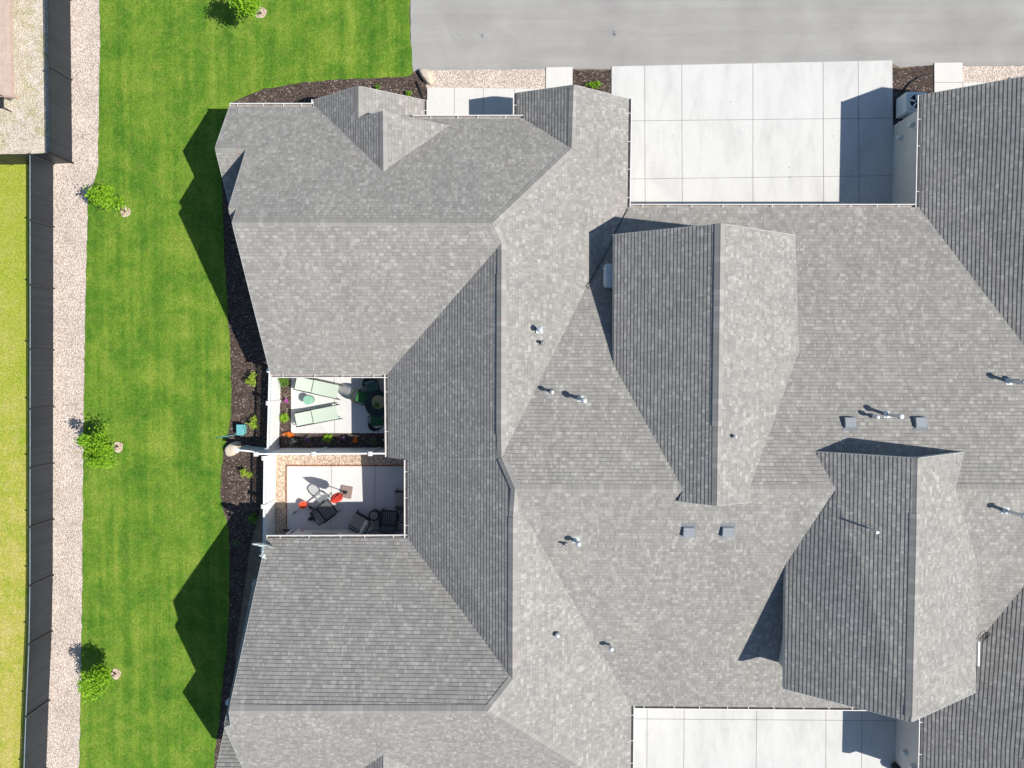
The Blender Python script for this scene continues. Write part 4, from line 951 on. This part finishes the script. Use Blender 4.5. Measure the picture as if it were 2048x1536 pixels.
shrub(688,876,(.12,.12,.08),90,'leafd','purple flowers in the shaded strip, right of the long spiky plant',36,flowers=('fl_purple',10,.035),cat='flower')
shrub(714,880,(.13,.14,.08),60,'leafd','orange flowers in the shaded strip below the dining table',37,flowers=('fl_orange',9,.05),cat='flower')
shrub(751,883,(.24,.22,.14),30,'leafg','sparse spiky plant at the right end of the shaded strip',38,spiky=True,cat='plant')
shrub(770,880,(.08,.08,.06),30,'leafg','tiny white flowers at the right end of the shaded strip',39,flowers=('fl_white',6,.025),cat='flower')
# boulders
def boulder(out_px, h, label, seed):
    rnd = random.Random(seed); pts = [P(*q) for q in out_px]; cx = sum(p[0] for p in pts)/len(pts); cy = sum(p[1] for p in pts)/len(pts)
    t = MB(); n = len(pts); rings = []
    for s, z in ((1.12,0),(1.14,h*.35),(1.04,h*.72),(.78,h*.95),(.35,h*1.02)):
        rings.append([((p[0]-cx)*s*rnd.uniform(.95,1.05), (p[1]-cy)*s*rnd.uniform(.95,1.05), z+rnd.uniform(-.02,.02)*(z > 0)) for p in pts])
    vs = [q for r in rings for q in r]+[(0,0,h*1.03)]; fs = []
    for i in range(4):
        for j in range(n): fs.append((i*n+j, i*n+(j+1)%n, (i+1)*n+(j+1)%n, (i+1)*n+j))
    for j in range(n): fs.append((4*n+j, 4*n+(j+1)%n, 5*n))
    t.add(vs, fs); o = t.build('boulder', M['boulder']); o.location = (cx, cy, 0); tag(o, label, 'boulder')
    s = o.modifiers.new('sub', 'SUBSURF'); s.levels = 1; s.render_levels = 1
boulder([(483,883),(470,884),(457,889),(452,898),(455,909),(463,912),(478,905),(480,895)], .32, 'pale tan boulder at the lawn edge beside the white fence stub', 1)
boulder([(836,143),(850,141),(861,144),(866,153),(866,164),(862,172),(853,167),(846,158)][::-1], .34, 'cream boulder at the corner of the road and the upper walkway gravel', 2)

# ------------------------------------------------------------------ teal bin with hose
x, y, _ = P(488,858)
tb = thing('storage_bin', (x, y, .03), 'teal plastic bin standing in the mulch above the pale boulder', 'bin')
b = MB(); b.box((0,0,.17), (.26,.38,.34), taper=1.06); b.build('bin_body', M['teal'], tb, bevel=.03)
b = MB(); b.box((0,0,.36), (.31,.44,.04)); b.build('lid', M['teal'], tb, bevel=.015)
cable('garden_hose', [P(490,845,.40),P(488,856,.44),P(480,864,.30),P(468,870,.08),P(456,872,.06),P(444,874,.05),P(432,876,.05)], .017, M['teal'], 'teal garden hose trailing from the teal bin onto the lawn', 'hose')

# ------------------------------------------------------------------ satellite dish
bx, by, bz = onp(528,1112,ND)
sd = thing('satellite_dish', (bx, by, bz), 'pale satellite dish on the roof corner beside the lower patio', 'satellite dish')
dc = Vector(P(527,1087,2.95))-Vector((bx, by, bz)); dc.z = 2.98-bz
b = MB(); b.tube([(0,0,-.02), (0,.06,.28), tuple(dc+Vector((.0,-.08,-.02)))], .022, 8); b.build('mast', M['dish'], sd)
b = MB(); b.box((0,0,.03), (.12,.14,.02)); b.tube([(0.08,-.12,0),(.02,.05,.22)], .012,6); b.build('foot', M['dish'], sd)
nrm = Vector((.12,.90,-.42)).normalized(); nrm = -nrm
u_ = Vector((1,0,.02)).normalized(); v_ = nrm.cross(u_).normalized(); u_ = v_.cross(nrm)
b = MB(); vs = []; n = 28; K = 6
for i in range(K+1):
    r = i/K
    for j in range(n): q = dc+u_*(.40*r*math.cos(2*PI*j/n))+v_*(.34*r*math.sin(2*PI*j/n))+nrm*(.075*r*r); vs.append(tuple(q))
fs = [(i*n+j, i*n+(j+1)%n, (i+1)*n+(j+1)%n, (i+1)*n+j) for i in range(K) for j in range(n)]
b.add(vs, fs); vs2 = [tuple(Vector(q)-nrm*.014) for q in vs]; b.add(vs2, [f[::-1] for f in fs])
b.build('reflector', M['dish'], sd, smooth=True)
b = MB(); f_ = dc+nrm*.42-v_*.1; b.tube([tuple(dc-v_*.32), tuple(f_)], .012, 6); b.box(tuple(f_), (.09,.05,.05)); b.build('receiver_arm', M['dish'], sd)

# ------------------------------------------------------------------ upper patio furniture
def chaise(head_px, foot_px, label):
    hx, hy = ray(*head_px, .36); fx, fy = ray(*foot_px, .33); L = math.hypot(fx-hx, fy-hy); rz = math.atan2(fy-hy, fx-hx)
    t = thing('sun_lounger', (hx, hy, .06), label, 'sun lounger', 'loungers on the upper patio', rz); w = .27; hk = L*.40; bk = .13
    s = MB(); n = 8
    def strip(p0, p1, sag):
        vs = []
        for i in range(n+1):
            q = Vector(p0).lerp(Vector(p1), i/n); z = q.z-sag*math.sin(PI*i/n)
            for yy in (-w, -w*.5, 0, w*.5, w): vs.append((q.x, yy, z-sag*.7*(1-(yy/w)**2)))
        s.add(vs, [(i*5+j, (i+1)*5+j, (i+1)*5+j+1, i*5+j+1) for i in range(n) for j in range(4)])
    strip((.06,0,.33+bk), (hk-.01,0,.32), .012); strip((hk+.01,0,.32), (L,0,.31), .015)
    s.build('sling', M['sling'], t, smooth=True)
    f = MB()
    for sg in (-1,1):
        f.tube([(-.02,sg*(w+.02),.30),(L*.5,sg*(w+.02),.30),(L+.03,sg*(w+.02),.28)], .017, 8)
        f.tube([(.04,sg*w,.335+bk),(hk,sg*w,.325)], .014, 8)
        f.tube([(L,sg*(w+.02),.29),(L+.12,sg*(w+.02),.24),(L+.12,sg*(w+.02),.2)], .02, 8)
    f.tube([(-.02,-w,.30),(-.02,w,.30)], .016, 8); f.tube([(.04,-w,.335+bk),(.04,w,.335+bk)], .014, 8); f.tube([(hk,-w-.02,.31),(hk,w+.02,.31)], .015, 8)
    f.tube([(.12,-w,.3),(.12,w,.3)], .012, 8); f.tube([(.12,w,.3),(.2,w,.42)],.01,6); f.tube([(.12,-w,.3),(.2,-w,.42)],.01,6)
    f.build('frame', M['frame'], t, smooth=True)
    for x_ in (.1, L-.06):
        for sg in (-1,1):
            l_ = MB(); l_.tube([(x_,sg*(w+.02),.29),(x_+(.06 if x_ > .5 else -.06),sg*(w+.03),.0)], .016, 8); l_.build('leg', M['frame'], t, smooth=True)
    return t
chaise((591,765),(676,784), 'pale green sling lounger against the north edge of the upper patio')
chaise((591,840),(675,824), 'pale green sling lounger below the small round mint table')
x, y = ray(616,800,.42); t = thing('side_table', (x, y, .06), 'small round mint green table between the two loungers', 'side table')
b = MB(); b.lathe([(.17,.0),(.155,.2),(.15,.36),(.165,.38)], (0,0,0), 28); b.build('base', M['mint'], t, smooth=True)
b = MB(); b.lathe([(.17,.38),(.185,.385),(.185,.41),(.17,.415),(.0005,.412)], (0,0,0), 28); b.build('top', M['mint'], t)
x, y = ray(757,808,.72); TBX, TBY = x, y
t = thing('dining_table', (x, y, .06), 'round black metal mesh dining table in the shade of the upper patio', 'table')
b = MB(); R_ = .54
b.lathe([(R_-.04,.69),(R_,.69),(R_,.72),(R_-.04,.72),(R_-.04,.69)], (0,0,0), 36)
for i in range(-9,10):
    o_ = i*.057; hl = math.sqrt(max(0, (R_-.02)**2-o_*o_))
    b.bar((-hl,o_,.705),(hl,o_,.705),.03,.012); b.bar((o_,-hl,.711),(o_,hl,.711),.03,.012)
b.build('mesh_top', M['frame'], t)
for k in range(4):
    a = PI/4+k*PI/2; l_ = MB(); l_.tube([(math.cos(a)*.4,math.sin(a)*.4,.69),(math.cos(a)*.28,math.sin(a)*.28,.35),(math.cos(a)*.38,math.sin(a)*.38,0)], .02, 8); l_.build('leg', M['frame'], t, smooth=True)
x, y = ray(757,804,.82)
t = thing('basket_tray', (x, y, .79), 'round wicker tray on the black dining table', 'tray')
b = MB(); b.lathe([(.0005,.01),(.22,.01),(.25,.05),(.27,.05),(.24,-.005),(.0005,-.008)], (0,0,0), 28); b.build('tray', M['basket'], t)
x, y = ray(753,810,.95)
t = thing('potted_succulent', (x, y, .80), 'spiky dark green potted plant on the wicker tray', 'plant')
b = MB(); b.lathe([(.05,0),(.07,.1),(.075,.11),(.06,.11),(.0005,.1)], (0,0,0), 16); b.build('pot', M['basket'], t)
b = MB(); rr = random.Random(3)
for i in range(30):
    a = rr.uniform(0,6.28); L = rr.uniform(.12,.24); u = Vector((math.cos(a),math.sin(a),0)); v = Vector((-u.y,u.x,0))*.012; p1 = u*L*.6+Vector((0,0,.12+rr.uniform(.05,.16))); p2 = u*L+Vector((0,0,.12+rr.uniform(.0,.1)))
    b.add([tuple(Vector((0,0,.1))-v), tuple(Vector((0,0,.1))+v), tuple(p1+v), tuple(p1-v), tuple(p2)], [(0,1,2,3),(3,2,4)])
b.build('leaves', M['leafd'], t)
def lattice_chair(px, py, rz, label, cush='cushion', pillow=False):
    """faces local +Y; curved lattice back at -Y"""
    x, y = ray(px, py, .45); t = thing('patio_chair', (x, y, .06), label, 'chair', 'black lattice chairs around the dining table', rz)
    f = MB(); arc = []
    for i in range(13):
        a = PI+PI*i/12; arc.append((.27*math.cos(a), -.06+.24*math.sin(a)))
    f.tube([(p[0],p[1],.42) for p in arc], .016, 8); f.tube([(arc[0][0],.24,.42),(arc[-1][0],.24,.42)], .016, 8)
    f.tube([(arc[0][0],arc[0][1],.42),(arc[0][0],.24,.42)], .016, 8); f.tube([(arc[-1][0],arc[-1][1],.42),(arc[-1][0],.24,.42)], .016, 8)
    f.build('seat_frame', M['frame'], t, smooth=True)
    bk = MB(); top = []
    for i, p in enumerate(arc):
        s = math.sin(PI*i/12); top.append((p[0]*1.16, -.06+(p[1]+.06)*1.25, .62+.28*s))
    bk.tube(top, .016, 8)
    def bp(i, f_): a = arc[i]; b = top[i]; return (a[0]+(b[0]-a[0])*f_, a[1]+(b[1]-a[1])*f_, .46+(b[2]-.46)*f_)
    for i in range(0,12):
        for j in range(4):
            f0, f1 = j/4, (j+1)/4
            bk.tube([bp(i,f0), bp(i+1,f1)], .015, 4); bk.tube([bp(i+1,f0), bp(i,f1)], .015, 4)
    bk.build('lattice_back', M['frame'], t)
    for sx in (-1,1):
        am = MB(); am.tube([(sx*.29,-.05,.64),(sx*.30,.12,.65),(sx*.28,.24,.6)], .016, 8); am.tube([(sx*.28,.24,.6),(sx*.27,.24,.42)], .014, 8); am.build('arm', M['frame'], t, smooth=True)
        for yy in (.22,-.2):
            l_ = MB(); l_.tube([(sx*.24,yy,.42),(sx*.26,yy*1.1,0)], .015, 8); l_.build('leg', M['frame'], t, smooth=True)
    if cush:
        c = MB(); c.box((0,.03,.465), (.46,.44,.07)); o = c.build('seat_cushion', M[cush], t, bevel=.03)
    if pillow:
        c = MB(); c.box((0,-.2,.62), (.44,.10,.34), rx=-.2); c.build('back_cushion', M['pattern'], t, bevel=.04)
        c = MB()
        for k in range(5):
            for s in (-1,1): c.bar((-.16+k*.08,-.135,.62),(-.13+k*.08,-.12,.62+s*.06),.02,.01)
        for k in range(6):
            for q in (-.12,0,.12):
                c.bar((q,.20-k*.07,.503),(q+.05,.23-k*.07,.503),.022,.004); c.bar((q,.20-k*.07,.503),(q-.05,.23-k*.07,.503),.022,.004)
        c.build('leaf_pattern', M['leafmotif'], t)
    return t
lattice_chair(723,793,-PI/2-.35,'lattice backed patio chair left of the dining table, back in the sun, no other sunlit')
lattice_chair(754,842,.08,'lattice backed chair with green cushion below the dining table')
lattice_chair(744,772,PI+.25,'lattice chair with grey leaf pattern cushions above the dining table','pattern',True)
lattice_chair(800,800,PI/2,'lattice backed chair right of the dining table, hidden under the eave')

# ------------------------------------------------------------------ lower patio furniture
def woven_chair(px, py, rz, label, cush=None, pillow=None):
    x, y = ray(px, py, .4); t = thing('lounge_chair', (x, y, .06), label, 'chair', 'low black chairs on the lower patio', rz)
    f = MB(); w, d = .32, .30
    for sx in (-1,1):
        f.bar((sx*w,-d,.36),(sx*w,d,.36),.045,.05)
    f.bar((-w,d,.36),(w,d,.36),.045,.05); f.bar((-w,-d,.36),(w,-d,.36),.045,.05)
    f.build('seat_frame', M['blackmetal'], t)
    s = MB()
    for k in range(-3,4): s.bar((k*.085,-d,.365),(k*.085,d,.365),.045,.012); s.bar((-w,k*.085,.372),(w,k*.085,.372),.045,.012)
    s.build('seat_mesh', M['slatgrey'], t)
    bk = MB(); slt = MB()
    for sx in (-1,1): bk.tube([(sx*w,-d,.36),(sx*w*.98,-d-.14,.84)], .02, 8)
    bk.tube([(-w,-d-.14,.84),(0,-d-.19,.88),(w,-d-.14,.84)], .022, 8)
    for k in range(6):
        f_ = .12+k*.15; slt.bar((-w,-d-.14*f_,.36+.48*f_),(w,-d-.14*f_,.36+.48*f_),.014,.05)
    slt.build('back_slats', M['slatgrey'], bk.build('back_frame', M['blackmetal'], t))
    for sx in (-1,1):
        am = MB(); am.bar((sx*(w+.02),-d-.05,.60),(sx*(w+.03),d*.9,.60),.06,.025); am.bar((sx*(w+.02),d*.85,.60),(sx*w,d*.9,.36),.03,.03); am.build('arm', M['blackmetal'], t, bevel=.008)
        for yy in (-1,1): l_ = MB(); l_.bar((sx*w,yy*d,.36),(sx*w,yy*d*1.05,0),.035,.035); l_.build('leg', M['blackmetal'], t)
    if cush: c = MB(); c.box((0,.02,.44), (.56,.56,.13)); c.build('seat_cushion', M[cush], t, bevel=.045)
    if pillow: c = MB(); c.box((0,-.30,.64), (.56,.14,.42), rx=.25); c.build('back_cushion', M[pillow], t, bevel=.05)
    return t
woven_chair(654,1020,-.92,'black slatted chair without cushion beside the orange bucket')
woven_chair(719,1044,1.05,'black chair with taupe seat cushion and light pillow, left of the round drum table','taupe','greyc')
woven_chair(779,1036,-.05,'black slatted chair without cushion in the shade right of the drum table')
woven_chair(806,998,PI/2,'chair with beige cushion half hidden under the east eave of the lower patio','taupe','taupe')
x, y = ray(748,1031,.4); t = thing('drum_table', (x, y, .06), 'round black drum table with grey top between two chairs', 'side table')
b = MB(); b.lathe([(.19,0),(.22,.1),(.22,.3),(.225,.36),(.17,.37),(.17,.35),(.0005,.35)], (0,0,0), 28); b.build('base', M['blackmetal'], t, smooth=False)
b = MB(); b.lathe([(.165,.352),(.165,.36),(.0005,.362)], (0,0,0), 28); b.build('top', M['taupe'], t); b = MB(); b.box((-.01,.01,.37), (.05,.06,.02)); b.build('knob', M['dflash'], t)
x, y = ray(808,1034,.5); t = thing('bistro_table', (x, y, .06), 'dark round table half hidden below the beige cushioned chair', 'table')
b = MB(); b.lathe([(.22,.48),(.25,.48),(.25,.51),(.22,.51),(.22,.48)], (0,0,0), 26); b.build('rim', M['blackmetal'], t)
b = MB(); b.lathe([(.22,.495),(.0005,.497)], (0,0,0), 26); b.build('glass_top', M['glass'], t)
for k in range(3): l_ = MB(); a = k*2.1; l_.tube([(math.cos(a)*.2,math.sin(a)*.2,.48),(math.cos(a)*.24,math.sin(a)*.24,0)], .014, 6); l_.build('leg', M['blackmetal'], t)
# umbrella
ux, uy = ray(692,984,.08)
t = thing('patio_umbrella', (ux, uy, .06), 'closed red umbrella leaning over a brown square base on the lower patio', 'umbrella')
b = MB(); b.box((.02,.0,.035), (.47,.50,.07), -.17); b.build('base', M['brown'], t, bevel=.02)
b = MB(); b.box((0,0,.11), (.12,.12,.08), -.17); b.tube([(0,0,.05),(0,0,.35)], .035, 10); b.build('pole_socket', M['blackmetal'], t)
top = Vector((-.04,.03,2.12))
b = MB(); b.tube([(0,0,.1), tuple(top)], .019, 10); b.build('pole', M['blackmetal'], t, smooth=True)
b = MB(); n = 24; K = 9; vs = []; prof = [(.10,.98),(.155,1.05),(.17,1.2),(.15,1.38),(.135,1.55),(.12,1.7),(.09,1.85),(.06,1.98),(.025,2.1),(.006,2.2)]
for i, (r, z) in enumerate(prof):
    for j in range(n):
        a = 2*PI*j/n; rr_ = r*(1+.28*math.sin(a*8+i*.35)*(1 if r > .05 else .2)); c = top*(z/2.12); vs.append((c.x+rr_*math.cos(a), c.y+rr_*math.sin(a), z))
b.add(vs, [(i*n+j, i*n+(j+1)%n, (i+1)*n+(j+1)%n, (i+1)*n+j) for i in range(len(prof)-1) for j in range(n)])
b.build('canopy', M['red'], t)
b = MB(); b.lathe([(.125,1.30),(.13,1.36)], (top.x*.6,top.y*.6,0), 16); b.build('tie_strap', M['inred'], t)
# mesh lawn chair
x, y = ray(654,1000,.3)
t = thing('lawn_chair', (x, y, .06), 'low lawn chair with pale mesh back ring beside the red umbrella', 'chair', None, .55)
ring = []
for j in range(24):
    a = 2*PI*j/24; ca, sa = math.cos(a), math.sin(a); s = (abs(ca)**2.6+abs(sa)**2.6)**(-1/2.6); ring.append((.21*ca*s, .22*sa*s+.26, .60+.05*sa*s))
b = MB(); b.tube(ring+[ring[0]], .026, 8, False); b.build('back_frame', M['dflash'], t, smooth=True)
b = MB(); b.add([(q[0],q[1],q[2]) for q in ring], [tuple(range(24))]); b.build('back_mesh', M['gauze'], t)
b = MB()
for sx in (-1,1):
    b.tube([(sx*.22,-.34,.22),(sx*.24,-.1,.28),(sx*.2,.12,.58)], .014, 8); b.tube([(sx*.24,-.3,.0),(sx*.24,-.05,.28)], .014, 8); b.tube([(sx*.24,.16,.0),(sx*.24,-.05,.28)], .014, 8)
b.tube([(-.22,-.34,.22),(.22,-.34,.22)], .014, 8)
b.build('frame', M['dflash'], t, smooth=True)
b = MB()
for k in range(6): b.bar((-.22,-.31+k*.07,.232+k*.008),(.22,-.31+k*.07,.232+k*.008),.05,.006)
for k in range(5): b.bar((-.18+k*.09,-.33,.24),(-.18+k*.09,.07,.285),.05,.006)
b.build('webbed_seat', M['web'], t)
# buckets
def bucket(px, py, z, label, tip=(0,0)):
    x, y = ray(px, py, .2); t = thing('bucket', (x, y, .06), label, 'bucket', 'orange buckets on the lower patio')
    t.rotation_euler = (tip[0], tip[1], 0)
    b = MB(); b.lathe([(.115,.0),(.145,.28),(.155,.28),(.155,.30),(.14,.30)], (0,0,0), 24); b.build('shell', M['orange'], t, smooth=False)
    b = MB(); b.lathe([(.0005,.02),(.105,.02),(.138,.299)], (0,0,0), 24); b.build('inside', M['inred'], t, smooth=True)
    b = MB(); b.tube([(-.155,0,.27),(-.1,.12,.30),(0,.165,.31),(.1,.12,.30),(.155,0,.27)], .006, 6); b.build('handle', M['galv'], t)
bucket(608,1009,0,'orange bucket in the sun at the edge of the patio shade'); bucket(606,1066,0,'orange bucket half under the south gutter of the lower patio')
# gloves and hand tools
def lumps(name, px, label, cat, mat, seed, zs=.06):
    rnd = random.Random(seed); x, y, _ = P(*px[0]); t = MB()
    for q in px:
        a = P(*q); s = rnd.uniform(.055,.08)
        prof = [(s*.9,0),(s*1.1,s*.5),(s*.7,s*1.1),(.0005,s*1.3)]
        t.lathe([(r*rnd.uniform(.8,1.1), z) for r, z in prof], (a[0]-x, a[1]-y, 0), 9)
        for _ in range(3):
            an = rnd.uniform(0,6.28); t.tube([(a[0]-x,a[1]-y,.03),(a[0]-x+math.cos(an)*.12,a[1]-y+math.sin(an)*.12,.025)], .02, 6, r2=.012)
    o = t.build(name, M[mat]); o.location = (x, y, zs); return tag(o, label, cat)
lumps('garden_gloves', [(622,1014),(629,1018),(626,1028),(622,1037),(628,1036)], 'crumpled black gloves piled left of the slatted chair', 'gloves', 'gloss', 4)
t = MB(); p = Vector(P(599,1018,.075)); q = Vector(P(587,1027,.075)); t.tube([tuple(p), tuple((p+q)/2)], .012, 8); m_ = (p+q)/2; t.bar(m_, q, .07, .012); t.bar(q, q+(q-p)*.15, .04, .01)
tag(t.build('hand_trowel', M['dflash']), 'grey hand trowel on the patio below the sunlit bucket', 'trowel')
t = MB(); p = P(600,1055,.075); q = P(612,1056,.075); t.tube([p, q], .014, 8)
tag(t.build('hand_brush', M['web']), 'small white handled brush above the bucket under the gutter', 'brush')
t = MB(); t.tube([P(567,1060,.12), P(576,1061,.12), P(583,1062,.12)], .045, 10)
tag(t.build('drain_pipe', M['gloss']), 'short black drain pipe at the lower left corner of the lower patio', 'pipe')
dn = MB(); dn.bar(P(572,1070,1.9), P(585,1061,.15), .08,.06); dn.bar(P(583,1062,.14), P(590,1060,.10), .09,.06); dn.build('downspout', M['gutter'], hS, world=True)
# meter box pieces on the gable wall edges of the lower left unit
for px, py in ((510,1168),(457,1403)):
    b = MB(); x, y = ray(px, py, 1.2); b.box((x, y, 1.2), (.12,.16,.3)); b.build('wall_box', M['flash'], hS, world=True)

# ------------------------------------------------------------------ neighbour's deck at the left edge
dk = thing('wooden_deck', (P(0,90)[0], P(0,90)[1], 0), 'weathered pinkish wooden deck cut off by the upper left edge', 'deck')
b = MB(); x0 = P(19,90,.45)[0]; yt = P(10,-60,.45)[1]; yb = P(10,192,.45)[1]
for k in range(14): b.box((x0-.07-k*.145, (yt+yb)/2, .45), (.138, yt-yb, .04))
b.build('decking', M['wood'], dk, world=True)
b = MB(); b.box((x0-1, yb-.02, .36), (2.0,.03,.2)); b.box((x0+.015, (yt+yb)/2, .36), (.03, yt-yb, .2)); b.build('skirt', M['wood'], dk, world=True)
for yy in (yb+.1, yt-.1): b = MB(); b.box((x0-.06, yy, .2), (.1,.1,.4)); b.build('post', M['wood'], dk, world=True)
x, y = ray(0,203,.5)
t = thing('garden_chair', (x-.15, y, 0), 'black framed chair below the deck, cut off by the left edge', 'chair')
b = MB()
for sx in (-1,1): b.tube([(sx*.25,.22,0),(sx*.25,.22,.75),(sx*.25,-.2,.6),(sx*.25,-.24,0)], .02, 8)
b.tube([(-.25,.22,.75),(.25,.22,.75)], .02, 8); b.tube([(-.25,-.2,.42),(.25,-.2,.42)], .02, 8); b.build('frame', M['blackmetal'], t)
b = MB(); b.box((0,0,.42), (.48,.42,.03)); b.build('seat', M['blackmetal'], t)
